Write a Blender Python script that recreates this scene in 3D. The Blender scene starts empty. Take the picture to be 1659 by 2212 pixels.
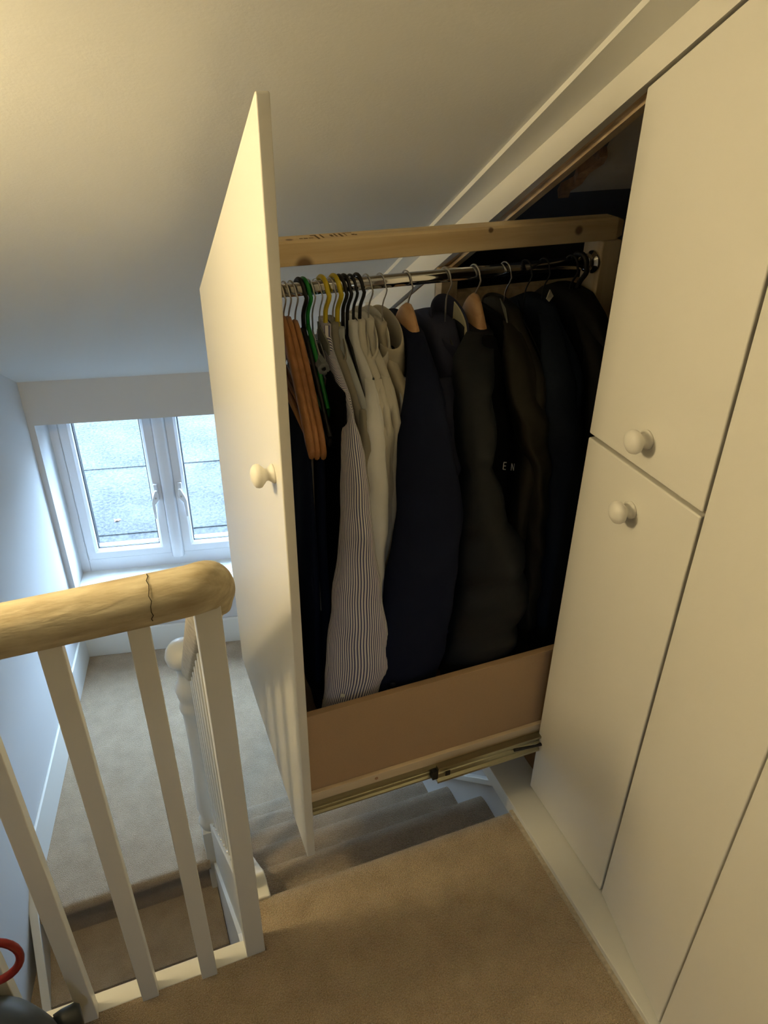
import bpy, bmesh, math, random
from mathutils import Vector, Matrix
random.seed(7)
S = bpy.context.scene
COL = S.collection
PI = math.pi

# ------------------------------------------------------------------ camera
cam_d = bpy.data.cameras.new('camera')
cam = bpy.data.objects.new('camera', cam_d)
COL.objects.link(cam)
_yaw, _pit, _rol = 0.37925078, 0.55279396, -0.01281589
_f = Vector((math.sin(_yaw)*math.cos(_pit), math.cos(_yaw)*math.cos(_pit), -math.sin(_pit)))
_r = Vector((math.cos(_yaw), -math.sin(_yaw), 0))
_d = _f.cross(_r)
_r2 = _r*math.cos(_rol) + _d*math.sin(_rol)
_d2 = -_r*math.sin(_rol) + _d*math.cos(_rol)
cam.matrix_world = Matrix(((_r2.x, -_d2.x, -_f.x, 0), (_r2.y, -_d2.y, -_f.y, 0),
                           (_r2.z, -_d2.z, -_f.z, 1.6), (0, 0, 0, 1)))
cam_d.sensor_fit = 'VERTICAL'
cam_d.sensor_height = 36.0
cam_d.lens = 1643.77/2212*36.0
cam_d.clip_start = 0.02
S.camera = cam

# ------------------------------------------------------------------ light
LAMP_STRENGTH = 74.0
SKY_STRENGTH = 50.0
S.view_settings.view_transform = 'Standard'
S.view_settings.look = 'None'
S.view_settings.gamma = 1.0
S.view_settings.use_curve_mapping = False
S.view_settings.exposure = 0.3
W = bpy.data.worlds.new('overcast_sky'); S.world = W
W.use_nodes = True
_nt = W.node_tree; _bg = _nt.nodes['Background']
# overcast sky: the standard overcast distribution (zenith three times the horizon), dull ground below
_tc = _nt.nodes.new('ShaderNodeTexCoord')
_sp = _nt.nodes.new('ShaderNodeSeparateXYZ'); _nt.links.new(_tc.outputs['Generated'], _sp.inputs[0])
_rp = _nt.nodes.new('ShaderNodeValToRGB')
_rp.color_ramp.elements[0].position = 0.0; _rp.color_ramp.elements[0].color = (0.333*0.49, 0.333*0.70, 0.333, 1)
_rp.color_ramp.elements[1].position = 1.0; _rp.color_ramp.elements[1].color = (0.49, 0.70, 1.0, 1)
_nt.links.new(_sp.outputs['Z'], _rp.inputs['Fac'])
_gt = _nt.nodes.new('ShaderNodeMath'); _gt.operation = 'GREATER_THAN'; _gt.inputs[1].default_value = 0.0
_nt.links.new(_sp.outputs['Z'], _gt.inputs[0])
_mx = _nt.nodes.new('ShaderNodeMix'); _mx.data_type = 'RGBA'
_mx.inputs['A'].default_value = (0.05, 0.055, 0.06, 1)
_nt.links.new(_gt.outputs[0], _mx.inputs['Factor']); _nt.links.new(_rp.outputs['Color'], _mx.inputs['B'])
_nt.links.new(_mx.outputs['Result'], _bg.inputs['Color'])
_bg.inputs['Strength'].default_value = SKY_STRENGTH


# ------------------------------------------------------------------ helpers
def lin(c):
    return tuple(((v/12.92) if v <= 0.04045 else ((v+0.055)/1.055)**2.4) for v in c)


def nodes(m):
    m.use_nodes = True
    nt = m.node_tree
    return nt, nt.nodes['Principled BSDF']


def mat(name, rgb, rough=0.6, metal=0.0, var=0.0, vscale=20.0, bump=0.0, bscale=60.0, bdist=0.002,
        stretch=(1, 1, 1), spec=0.5, sheen=0.0, rgb2=None, detail=4.0):
    """painted / woven / plastic surface: base colour with noise variation and fine relief"""
    m = bpy.data.materials.new(name)
    nt, b = nodes(m)
    c = lin(rgb)
    b.inputs['Base Color'].default_value = (*c, 1)
    b.inputs['Roughness'].default_value = rough
    b.inputs['Metallic'].default_value = metal
    b.inputs['Specular IOR Level'].default_value = spec
    if sheen:
        b.inputs['Sheen Weight'].default_value = sheen
        b.inputs['Sheen Roughness'].default_value = 0.6
    tc = nt.nodes.new('ShaderNodeTexCoord')
    mp = nt.nodes.new('ShaderNodeMapping')
    mp.inputs['Scale'].default_value = stretch
    nt.links.new(tc.outputs['Object'], mp.inputs['Vector'])
    if var > 0:
        n = nt.nodes.new('ShaderNodeTexNoise')
        n.inputs['Scale'].default_value = vscale; n.inputs['Detail'].default_value = detail
        nt.links.new(mp.outputs[0], n.inputs['Vector'])
        r = nt.nodes.new('ShaderNodeValToRGB')
        c2 = lin(rgb2) if rgb2 else tuple(v*(1-var) for v in c)
        r.color_ramp.elements[0].position = 0.3; r.color_ramp.elements[1].position = 0.7
        r.color_ramp.elements[0].color = (*c2, 1); r.color_ramp.elements[1].color = (*c, 1)
        nt.links.new(n.outputs['Fac'], r.inputs['Fac'])
        nt.links.new(r.outputs['Color'], b.inputs['Base Color'])
    if bump > 0:
        n2 = nt.nodes.new('ShaderNodeTexNoise')
        n2.inputs['Scale'].default_value = bscale; n2.inputs['Detail'].default_value = 3
        nt.links.new(mp.outputs[0], n2.inputs['Vector'])
        bp = nt.nodes.new('ShaderNodeBump')
        bp.inputs['Strength'].default_value = bump; bp.inputs['Distance'].default_value = bdist
        nt.links.new(n2.outputs['Fac'], bp.inputs['Height'])
        nt.links.new(bp.outputs['Normal'], b.inputs['Normal'])
    return m


def wood_mat(name, light, dark, axis=0, scale=18.0, knots=(), rough=0.55):
    """pine: stretched rings along the axis, with real knots at given object positions"""
    m = bpy.data.materials.new(name)
    nt, b = nodes(m)
    L = nt.links.new
    tc = nt.nodes.new('ShaderNodeTexCoord')
    mp = nt.nodes.new('ShaderNodeMapping')
    sc = [1.0, 1.0, 1.0]; sc[axis] = 0.07
    mp.inputs['Scale'].default_value = sc
    L(tc.outputs['Object'], mp.inputs['Vector'])
    n = nt.nodes.new('ShaderNodeTexNoise'); n.inputs['Scale'].default_value = scale*2
    n.inputs['Detail'].default_value = 5; n.inputs['Distortion'].default_value = 0.6
    L(mp.outputs[0], n.inputs['Vector'])
    r = nt.nodes.new('ShaderNodeValToRGB')
    r.color_ramp.elements[0].position = 0.35; r.color_ramp.elements[1].position = 0.62
    r.color_ramp.elements[0].color = (*lin(dark), 1); r.color_ramp.elements[1].color = (*lin(light), 1)
    L(n.outputs['Fac'], r.inputs['Fac'])
    out = r.outputs['Color']
    for (kx, ky, kz, kr) in knots:
        d = nt.nodes.new('ShaderNodeVectorMath'); d.operation = 'DISTANCE'
        d.inputs[1].default_value = (kx, ky, kz)
        L(tc.outputs['Object'], d.inputs[0])
        mr = nt.nodes.new('ShaderNodeMapRange'); mr.interpolation_type = 'SMOOTHSTEP'
        mr.inputs['From Min'].default_value = kr*0.45; mr.inputs['From Max'].default_value = kr
        mr.inputs['To Min'].default_value = 0.85; mr.inputs['To Max'].default_value = 0.0
        L(d.outputs['Value'], mr.inputs['Value'])
        mx = nt.nodes.new('ShaderNodeMix'); mx.data_type = 'RGBA'
        L(mr.outputs[0], mx.inputs['Factor']); L(out, mx.inputs['A'])
        mx.inputs['B'].default_value = (*lin((0.36, 0.22, 0.12)), 1)
        out = mx.outputs['Result']
    L(out, b.inputs['Base Color'])
    b.inputs['Roughness'].default_value = rough
    bp = nt.nodes.new('ShaderNodeBump'); bp.inputs['Strength'].default_value = 0.15
    bp.inputs['Distance'].default_value = 0.002
    L(n.outputs['Fac'], bp.inputs['Height']); L(bp.outputs[0], b.inputs['Normal'])
    return m


def stripe_mat(name, a, bcol, period, duty=0.5, rough=0.8):
    """woven stripes that run along the cloth (UV u is metres around the cloth)"""
    m = bpy.data.materials.new(name)
    nt, b = nodes(m); L = nt.links.new
    uv = nt.nodes.new('ShaderNodeUVMap')
    sp = nt.nodes.new('ShaderNodeSeparateXYZ'); L(uv.outputs[0], sp.inputs[0])
    mu = nt.nodes.new('ShaderNodeMath'); mu.operation = 'MULTIPLY'; mu.inputs[1].default_value = 1/period
    L(sp.outputs['X'], mu.inputs[0])
    fr = nt.nodes.new('ShaderNodeMath'); fr.operation = 'FRACT'; L(mu.outputs[0], fr.inputs[0])
    gt = nt.nodes.new('ShaderNodeMath'); gt.operation = 'GREATER_THAN'; gt.inputs[1].default_value = duty
    L(fr.outputs[0], gt.inputs[0])
    mx = nt.nodes.new('ShaderNodeMix'); mx.data_type = 'RGBA'
    mx.inputs['A'].default_value = (*lin(a), 1); mx.inputs['B'].default_value = (*lin(bcol), 1)
    L(gt.outputs[0], mx.inputs['Factor']); L(mx.outputs['Result'], b.inputs['Base Color'])
    b.inputs['Roughness'].default_value = rough
    return m


def carpet_mat(name, rgb, rgb2):
    m = bpy.data.materials.new(name)
    nt, b = nodes(m); L = nt.links.new
    tc = nt.nodes.new('ShaderNodeTexCoord')
    n = nt.nodes.new('ShaderNodeTexNoise'); n.inputs['Scale'].default_value = 330; n.inputs['Detail'].default_value = 3
    n2 = nt.nodes.new('ShaderNodeTexNoise'); n2.inputs['Scale'].default_value = 14; n2.inputs['Detail'].default_value = 4
    v = nt.nodes.new('ShaderNodeTexVoronoi'); v.inputs['Scale'].default_value = 420
    for q in (n, n2, v):
        L(tc.outputs['Object'], q.inputs['Vector'])
    ad = nt.nodes.new('ShaderNodeMath'); ad.operation = 'MULTIPLY_ADD'
    L(n2.outputs['Fac'], ad.inputs[0]); ad.inputs[1].default_value = 0.55; L(n.outputs['Fac'], ad.inputs[2])
    r = nt.nodes.new('ShaderNodeValToRGB')
    r.color_ramp.elements[0].position = 0.55; r.color_ramp.elements[1].position = 0.98
    r.color_ramp.elements[0].color = (*lin(rgb2), 1); r.color_ramp.elements[1].color = (*lin(rgb), 1)
    L(ad.outputs[0], r.inputs['Fac']); L(r.outputs['Color'], b.inputs['Base Color'])
    b.inputs['Roughness'].default_value = 1.0; b.inputs['Specular IOR Level'].default_value = 0.05
    b.inputs['Sheen Weight'].default_value = 0.5
    mm = nt.nodes.new('ShaderNodeMath'); mm.operation = 'SUBTRACT'
    L(n.outputs['Fac'], mm.inputs[0]); L(v.outputs['Distance'], mm.inputs[1])
    bp = nt.nodes.new('ShaderNodeBump'); bp.inputs['Strength'].default_value = 0.9; bp.inputs['Distance'].default_value = 0.0045
    L(mm.outputs[0], bp.inputs['Height']); L(bp.outputs[0], b.inputs['Normal'])
    return m


def felt_mat(name):
    m = bpy.data.materials.new(name)
    nt, b = nodes(m); L = nt.links.new
    tc = nt.nodes.new('ShaderNodeTexCoord')
    n = nt.nodes.new('ShaderNodeTexNoise'); n.inputs['Scale'].default_value = 55; n.inputs['Detail'].default_value = 6
    n.inputs['Roughness'].default_value = 0.8
    n2 = nt.nodes.new('ShaderNodeTexNoise'); n2.inputs['Scale'].default_value = 3
    for q in (n, n2):
        L(tc.outputs['Object'], q.inputs['Vector'])
    ad = nt.nodes.new('ShaderNodeMath'); ad.operation = 'MULTIPLY_ADD'
    L(n2.outputs['Fac'], ad.inputs[0]); ad.inputs[1].default_value = 0.3; L(n.outputs['Fac'], ad.inputs[2])
    r = nt.nodes.new('ShaderNodeValToRGB')
    r.color_ramp.elements[0].position = 0.5; r.color_ramp.elements[1].position = 0.8
    r.color_ramp.elements[0].color = (0.022, 0.0225, 0.023, 1); r.color_ramp.elements[1].color = (0.057, 0.057, 0.055, 1)
    L(ad.outputs[0], r.inputs['Fac']); L(r.outputs['Color'], b.inputs['Base Color'])
    b.inputs['Roughness'].default_value = 1.0
    b.inputs['Specular IOR Level'].default_value = 0.0
    return m


def glass_mat(name):
    m = bpy.data.materials.new(name)
    m.use_nodes = True
    nt = m.node_tree; L = nt.links.new
    nt.nodes.remove(nt.nodes['Principled BSDF'])
    t = nt.nodes.new('ShaderNodeBsdfTransparent'); t.inputs[0].default_value = (0.95, 0.97, 0.96, 1)
    g = nt.nodes.new('ShaderNodeBsdfGlossy'); g.inputs['Roughness'].default_value = 0.02
    fz = nt.nodes.new('ShaderNodeFresnel'); fz.inputs[0].default_value = 1.45
    mx = nt.nodes.new('ShaderNodeMixShader')
    ge = nt.nodes.new('ShaderNodeNewGeometry')
    sb = nt.nodes.new('ShaderNodeMath'); sb.operation = 'SUBTRACT'; sb.inputs[0].default_value = 1.0
    L(ge.outputs['Backfacing'], sb.inputs[1])
    ml = nt.nodes.new('ShaderNodeMath'); ml.operation = 'MULTIPLY'
    L(fz.outputs[0], ml.inputs[0]); L(sb.outputs[0], ml.inputs[1])
    L(ml.outputs[0], mx.inputs[0]); L(t.outputs[0], mx.inputs[1]); L(g.outputs[0], mx.inputs[2])
    L(mx.outputs[0], nt.nodes['Material Output'].inputs['Surface'])
    return m


def emit_mat(name, col, s):
    m = bpy.data.materials.new(name)
    nt, b = nodes(m)
    b.inputs['Base Color'].default_value = (0.8, 0.8, 0.8, 1)
    b.inputs['Emission Color'].default_value = (*col, 1)
    b.inputs['Emission Strength'].default_value = s
    return m


def org(p):
    v = Vector((0, 0, 0))
    while p is not None:
        v += p.location; p = p.parent
    return v


def link(name, me, material, parent=None, smooth=True):
    o = bpy.data.objects.new(name, me)
    COL.objects.link(o)
    me.materials.append(material)
    if smooth:
        me.polygons.foreach_set('use_smooth', [True]*len(me.polygons))
    if parent is not None:
        o.parent = parent
    return o


def obj(name, bm, material, parent=None, smooth=False, bevel=0.0, seg=2, recalc=True):
    """one bmesh (world coordinates) -> one mesh object"""
    if recalc:
        bmesh.ops.recalc_face_normals(bm, faces=bm.faces)
    if parent is not None:
        off = org(parent)
        bmesh.ops.translate(bm, verts=bm.verts, vec=-off)
    me = bpy.data.meshes.new(name)
    bm.to_mesh(me); bm.free()
    o = link(name, me, material, parent, smooth)
    if bevel:
        md = o.modifiers.new('bevel', 'BEVEL'); md.width = bevel; md.segments = seg
        md.limit_method = 'ANGLE'; md.angle_limit = math.radians(35)
        if not smooth:
            me.polygons.foreach_set('use_smooth', [True]*len(me.polygons))
            wn = o.modifiers.new('normals', 'WEIGHTED_NORMAL'); wn.keep_sharp = True
    return o


def tag(o, label, cat, group=None):
    o['label'] = label; o['category'] = cat
    if group:
        o['group'] = group
    return o


def thing(name, label, cat, loc, group=None):
    o = bpy.data.objects.new(name, None); COL.objects.link(o)
    o.location = loc; o.empty_display_size = 0.05
    return tag(o, label, cat, group)


def struct(name, bm, m, parent=None, **k):
    o = obj(name, bm, m, parent, **k)
    o['kind'] = 'structure'
    return o


def hexa(bm, p):
    v = [bm.verts.new(q) for q in p]
    for f in ((0, 1, 2, 3), (4, 5, 6, 7), (0, 1, 5, 4), (1, 2, 6, 5), (2, 3, 7, 6), (3, 0, 4, 7)):
        bm.faces.new([v[i] for i in f])
    return bm


def box(lo, hi, bm=None):
    bm = bm or bmesh.new()
    x0, y0, z0 = lo; x1, y1, z1 = hi
    return hexa(bm, [(x0, y0, z0), (x1, y0, z0), (x1, y1, z0), (x0, y1, z0),
                     (x0, y0, z1), (x1, y0, z1), (x1, y1, z1), (x0, y1, z1)])


def prism(pts, vec, bm=None):
    """planar polygon extruded along a vector"""
    bm = bm or bmesh.new()
    vec = Vector(vec)
    a = [bm.verts.new(p) for p in pts]
    b = [bm.verts.new(Vector(p)+vec) for p in pts]
    n = len(pts)
    bm.faces.new(a); bm.faces.new(b[::-1])
    for i in range(n):
        bm.faces.new((a[i], a[(i+1) % n], b[(i+1) % n], b[i]))
    return bm


def yz(x, pts):
    return [(x, p[0], p[1]) for p in pts]


def tube(pts, rad, sides=10, bm=None, cap=True):
    bm = bm or bmesh.new()
    pts = [Vector(p) for p in pts]
    n = len(pts)
    rads = rad if isinstance(rad, (list, tuple)) else [rad]*n
    rings = []
    up = None
    for i, p in enumerate(pts):
        t = (pts[min(i+1, n-1)] - pts[max(i-1, 0)]).normalized()
        if up is None:
            up = Vector((0, 0, 1)) if abs(t.z) < 0.9 else Vector((1, 0, 0))
        a = (up - t*up.dot(t)).normalized()
        up = a
        c = t.cross(a)
        rings.append([bm.verts.new(p + (a*math.cos(2*PI*k/sides)+c*math.sin(2*PI*k/sides))*rads[i]) for k in range(sides)])
    for i in range(n-1):
        for k in range(sides):
            bm.faces.new((rings[i][k], rings[i][(k+1) % sides], rings[i+1][(k+1) % sides], rings[i+1][k]))
    if cap:
        bm.faces.new(rings[0][::-1]); bm.faces.new(rings[-1])
    return bm


def sweep(section, frames, bm=None):
    """section [(a,b)] swept along frames [(origin, A, B)]"""
    bm = bm or bmesh.new()
    rings = [[bm.verts.new(Vector(o)+Vector(A)*a+Vector(B)*b) for a, b in section] for o, A, B in frames]
    n = len(section)
    for i in range(len(rings)-1):
        for k in range(n):
            bm.faces.new((rings[i][k], rings[i][(k+1) % n], rings[i+1][(k+1) % n], rings[i+1][k]))
    bm.faces.new(rings[0][::-1]); bm.faces.new(rings[-1])
    return bm


def lathe(profile, origin, axis, sides=28, bm=None):
    """profile [(radius, height along axis)]"""
    bm = bm or bmesh.new()
    ax = Vector(axis).normalized()
    a = ax.orthogonal().normalized(); b = ax.cross(a)
    o = Vector(origin)
    rings = []
    for r, h in profile:
        if r < 1e-6:
            rings.append([bm.verts.new(o+ax*h)])
        else:
            rings.append([bm.verts.new(o+ax*h+(a*math.cos(2*PI*k/sides)+b*math.sin(2*PI*k/sides))*r) for k in range(sides)])
    for i in range(len(rings)-1):
        p, q = rings[i], rings[i+1]
        for k in range(sides):
            k2 = (k+1) % sides
            if len(p) == 1 and len(q) == 1:
                continue
            if len(p) == 1:
                bm.faces.new((p[0], q[k], q[k2]))
            elif len(q) == 1:
                bm.faces.new((p[k], p[k2], q[0]))
            else:
                bm.faces.new((p[k], p[k2], q[k2], q[k]))
    if len(rings[0]) > 1:
        bm.faces.new(rings[0][::-1])
    if len(rings[-1]) > 1:
        bm.faces.new(rings[-1])
    return bm


def lerp_table(tab, z):
    """tab: rows sorted by descending first value -> interpolated row (smooth)"""
    if z >= tab[0][0]:
        return tab[0]
    if z <= tab[-1][0]:
        return tab[-1]
    for i in range(len(tab)-1):
        if tab[i][0] >= z >= tab[i+1][0]:
            t = (tab[i][0]-z)/(tab[i][0]-tab[i+1][0])
            t = t*t*(3-2*t)*0.5 + t*0.5
            return tuple(u*(1-t)+v*t for u, v in zip(tab[i], tab[i+1]))


# ------------------------------------------------------------------ materials
M = {}
M['wall'] = mat('white_wall_paint', (0.82, 0.82, 0.82), 0.75, bump=0.12, bscale=120, bdist=0.001)
M['dim'] = mat('bounce_dimming_wall', (0.45, 0.38, 0.30), 0.6, var=0.1)  # dark tone for an unseen side wall, put in to cut bounced light
M['ceil'] = mat('ceiling_plaster_paint', (0.86, 0.86, 0.85), 0.85, bump=0.22, bscale=170, bdist=0.0012)
M['door'] = mat('cupboard_eggshell_paint', (0.90, 0.89, 0.86), 0.42, bump=0.05, bscale=260, bdist=0.0005)
M['trim'] = mat('trim_gloss_paint', (0.89, 0.89, 0.87), 0.35, bump=0.08, bscale=60, bdist=0.001)
M['rail'] = mat('old_handrail_paint', (0.82, 0.78, 0.67), 0.5, var=0.25, vscale=60, bump=0.8, bscale=75, bdist=0.003,
                stretch=(0.25, 1, 1), rgb2=(0.66, 0.60, 0.48), detail=8)
M['carpet'] = carpet_mat('beige_carpet', (0.80, 0.715, 0.595), (0.64, 0.55, 0.43))
M['underlay'] = mat('carpet_edge_fibre', (0.80, 0.76, 0.68), 1.0, var=0.3, vscale=120, bump=0.8, bscale=200, bdist=0.003)
M['upvc'] = mat('white_upvc', (0.92, 0.93, 0.95), 0.25)
M['gasket'] = mat('black_gasket', (0.08, 0.09, 0.10), 0.6)
M['glass'] = glass_mat('window_glass')
M['felt'] = felt_mat('mineral_roofing_felt')
M['mdf'] = mat('mdf_board', (0.71, 0.595, 0.46), 0.7, var=0.06, vscale=300, bump=0.05, bscale=300)
M['pine'] = wood_mat('pine_batten_wood', (0.90, 0.81, 0.64), (0.83, 0.71, 0.52), 0,
                     knots=[(kx-0.55, ky-1.37, kz-0.04, kr) for kx, ky, kz, kr in ((0.372, 1.326, 1.262, 0.022), (0.938, 1.327, 1.287, 0.012), (0.74, 1.328, 1.300, 0.007), (0.35, 1.34, 1.306, 0.009))])
M['palepine'] = wood_mat('pale_runner_batten', (0.90, 0.83, 0.72), (0.85, 0.77, 0.65), 0)
M['rough'] = wood_mat('rough_sawn_timber', (0.85, 0.76, 0.63), (0.74, 0.64, 0.51), 1)
M['post'] = wood_mat('post_softwood', (0.88, 0.80, 0.66), (0.82, 0.72, 0.56), 2)
M['inside'] = mat('cupboard_inside_board', (0.62, 0.57, 0.50), 0.9, var=0.2, vscale=8)
M['insideplaster'] = mat('inside_plaster', (0.84, 0.81, 0.77), 0.9, var=0.1, vscale=12, bump=0.3, bscale=80)
M['crack'] = mat('broken_plaster_edge', (0.78, 0.62, 0.47), 0.95, var=0.4, vscale=60, bump=0.8, bscale=120, bdist=0.004)
M['darkcrack'] = mat('open_paint_crack', (0.20, 0.16, 0.10), 0.9)
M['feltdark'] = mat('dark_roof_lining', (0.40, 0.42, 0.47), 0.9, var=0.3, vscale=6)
M['chrome'] = mat('chrome', (0.80, 0.80, 0.80), 0.08, metal=1.0)
M['steel'] = mat('hook_steel', (0.80, 0.79, 0.77), 0.3, metal=1.0)
M['zinc'] = mat('zinc_runner', (0.66, 0.65, 0.56), 0.3, metal=1.0)
M['blackpl'] = mat('black_plastic', (0.07, 0.07, 0.08), 0.45)
M['greenpl'] = mat('green_plastic', (0.02, 0.48, 0.16), 0.4)
M['yellowpl'] = mat('yellow_plastic', (0.85, 0.76, 0.16), 0.4)
M['greypl'] = mat('grey_foam', (0.45, 0.47, 0.49), 0.8, bump=0.3, bscale=200)
M['hwood'] = wood_mat('hanger_wood_amber', (0.84, 0.68, 0.50), (0.75, 0.57, 0.39), 1, scale=30, rough=0.4)
M['hwoodred'] = wood_mat('hanger_wood_brown', (0.68, 0.48, 0.30), (0.58, 0.39, 0.23), 1, scale=30, rough=0.5)
M['stripe'] = stripe_mat('blue_white_stripe', (0.88, 0.87, 0.88), (0.33, 0.34, 0.50), 0.0040, 0.5)
M['white1'] = mat('white_shirt_cotton', (0.88, 0.885, 0.89), 0.9, bump=0.15, bscale=400, bdist=0.0005)
M['cream'] = mat('cream_shirt_cotton', (0.85, 0.835, 0.79), 0.9, bump=0.15, bscale=400, bdist=0.0005)
M['beige'] = mat('beige_shirt_cotton', (0.77, 0.735, 0.65), 0.9, bump=0.15, bscale=400, bdist=0.0005)
M['greyshirt'] = mat('grey_shirt_cotton', (0.55, 0.53, 0.48), 0.9, bump=0.15, bscale=400, bdist=0.0005)
M['paleblue'] = mat('pale_blue_grey_cotton', (0.66, 0.68, 0.69), 0.9, bump=0.15, bscale=400, bdist=0.0005)
M['navy'] = mat('navy_suit_wool', (0.095, 0.115, 0.19), 0.9, spec=0.08, bump=0.2, bscale=500, bdist=0.0005)
M['navydark'] = mat('dark_navy_cotton', (0.06, 0.09, 0.17), 0.95, spec=0.08, bump=0.2, bscale=400, bdist=0.0005)
M['slate'] = mat('slate_coat_wool', (0.23, 0.24, 0.31), 0.95, spec=0.08, bump=0.3, bscale=300, bdist=0.0008)
M['lining'] = mat('cream_lining_satin', (0.80, 0.77, 0.62), 0.55)
M['puffer'] = mat('black_puffer_nylon', (0.07, 0.088, 0.108), 0.6, spec=0.25, bump=0.25, bscale=60, bdist=0.003)
M['black'] = mat('black_cotton', (0.05, 0.054, 0.06), 0.95, spec=0.08, bump=0.2, bscale=300)
M['olive'] = mat('olive_black_wax_cotton', (0.14, 0.132, 0.10), 0.6, spec=0.25, var=0.2, vscale=15, bump=0.3, bscale=40, bdist=0.003)
M['blackjkt'] = mat('black_jacket_cloth', (0.088, 0.088, 0.082), 0.7, spec=0.25, var=0.2, vscale=12, bump=0.3, bscale=30, bdist=0.003)
M['navyfleece'] = mat('navy_fleece', (0.12, 0.145, 0.19), 0.95, spec=0.08, bump=0.3, bscale=200)
M['label'] = mat('grey_label', (0.50, 0.51, 0.49), 0.8)
M['whitetag'] = mat('white_tag', (0.85, 0.85, 0.80), 0.7)
M['print'] = mat('silver_print', (0.75, 0.76, 0.78), 0.6)
M['ink'] = mat('brown_stamp_ink', (0.42, 0.32, 0.18), 0.8)
M['button'] = mat('pearl_button', (0.85, 0.84, 0.80), 0.3)
M['darkbutton'] = mat('dark_button', (0.06, 0.07, 0.10), 0.3)
M['vac'] = mat('vacuum_dark_plastic', (0.16, 0.18, 0.19), 0.4)
M['red'] = mat('red_hose_plastic', (0.50, 0.06, 0.07), 0.35)
M['leaf'] = mat('dry_leaf', (0.66, 0.42, 0.24), 0.8)

# ------------------------------------------------------------------ frames of reference of the place
# A: cupboards and stairs run along +Y.  B: the landing is turned 11 degrees.
BA = math.radians(11)
U = Vector((math.cos(BA), -math.sin(BA), 0))      # along the window wall
N = Vector((math.sin(BA), math.cos(BA), 0))       # out through the window
COR = Vector((-0.329, 3.336, 0))                  # corner of left wall and window wall


def B(s, t, z):
    v = COR + U*s + N*t
    return (v.x, v.y, z)


CN = Vector((-0.099, -0.51, -0.854)).normalized()  # ceiling normal (down)
CM = Vector((0.053, 3.261, 0.376))


def ceil_z(x, y):
    return CM.z - (CN.x*(x-CM.x) + CN.y*(y-CM.y))/CN.z


ZL = -1.14   # landing
XW = 0.815   # cupboard face

# ------------------------------------------------------------------ setting: ceiling, walls, floors
bm = bmesh.new()
cc = [(-2.4, -0.10), (1.72, -0.45), B(2.2, 0.15, 0)[:2], B(-2.3, 0.15, 0)[:2]]
lo = [(x, y, ceil_z(x, y)) for x, y in cc]
hi = [(x, y, ceil_z(x, y)+0.18) for x, y in cc]
hexa(bm, lo+hi)
struct('ceiling', bm, M['ceil'])
bm = box((-2.4, -3.6, 2.45), (1.6, 0.4, 2.6))
struct('ceiling_1', bm, M['ceil'])

# window wall with a splayless opening
bm = bmesh.new()
S0, S1, ZH, ZS = 0.026, 1.004, 0.175, -0.748
for (a, b_, z0, z1) in ((-0.25, S0, -2.7, 1.0), (S1, 2.15, -2.7, 1.0), (S0, S1, ZH, 1.0), (S0, S1, -2.7, ZS-0.03)):
    hexa(bm, [B(a, 0, z0), B(b_, 0, z0), B(b_, 0.265, z0), B(a, 0.265, z0), B(a, 0, z1), B(b_, 0, z1), B(b_, 0.265, z1), B(a, 0.265, z1)])
struct('wall_back', bm, M['wall'])
bm = hexa(bmesh.new(), [B(S0, -0.012, ZS-0.03), B(S1, -0.012, ZS-0.03), B(S1, 0.265, ZS-0.03), B(S0, 0.265, ZS-0.03),
                        B(S0, -0.012, ZS), B(S1, -0.012, ZS), B(S1, 0.265, ZS), B(S0, 0.265, ZS)])
struct('trim_1', bm, M['trim'], bevel=0.003)

# left wall (plane of B through the corner)
bm = bmesh.new()
hexa(bm, [B(0, 0.3, -2.8), B(0, -7.4, -2.8), B(-0.18, -7.4, -2.8), B(-0.18, 0.3, -2.8),
          B(0, 0.3, 2.55), B(0, -7.4, 2.55), B(-0.18, -7.4, 2.55), B(-0.18, 0.3, 2.55)])
struct('wall_left', bm, M['wall'])
# right side: stair wall below the cupboards, and the wall beyond them
struct('wall_right', box((0.79, 0.90, -2.7), (0.90, 3.5, -0.012)), M['wall'])
struct('wall_right_1', box((0.80, 2.185, -0.012), (0.95, 3.5, 1.6)), M['wall'])
struct('wall_outer', box((1.60, -3.6, -2.8), (1.72, 3.9, 2.6)), M['wall'])
struct('floor_7', box((-2.4, -3.6, -2.85), (1.72, 3.9, -2.7)), M['carpet'])
# wall behind the camera with an unseen window added for cool fill daylight
RW = (-0.92, -0.56, 0.60, 0.98)      # x0, x1, z0, z1 of its opening
rb = bmesh.new()
box((-2.4, -2.35, -2.8), (RW[0], -2.2, 2.6), rb)
box((RW[1], -2.35, -2.8), (1.7, -2.2, 2.6), rb)
box((RW[0], -2.35, -2.8), (RW[1], -2.2, RW[2]), rb)
box((RW[0], -2.35, RW[3]), (RW[1], -2.2, 2.6), rb)
struct('wall_front', rb, M['wall'])
w2 = bpy.data.objects.new('fill_window', None); COL.objects.link(w2)
w2.location = ((RW[0]+RW[1])/2, -2.3, RW[2]); w2['kind'] = 'structure'
w2['label'] = 'plain white unseen window added behind the camera for fill light'
fb2 = bmesh.new()
box((RW[0], -2.33, RW[2]), (RW[0]+0.06, -2.27, RW[3]), fb2); box((RW[1]-0.06, -2.33, RW[2]), (RW[1], -2.27, RW[3]), fb2)
box((RW[0]+0.06, -2.33, RW[2]), (RW[1]-0.06, -2.27, RW[2]+0.06), fb2); box((RW[0]+0.06, -2.33, RW[3]-0.06), (RW[1]-0.06, -2.27, RW[3]), fb2)
obj('window_frame', fb2, M['upvc'], w2, bevel=0.003)
obj('pane', box((RW[0]+0.06, -2.302, RW[2]+0.06), (RW[1]-0.06, -2.298, RW[3]-0.06)), M['glass'], w2)
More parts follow.
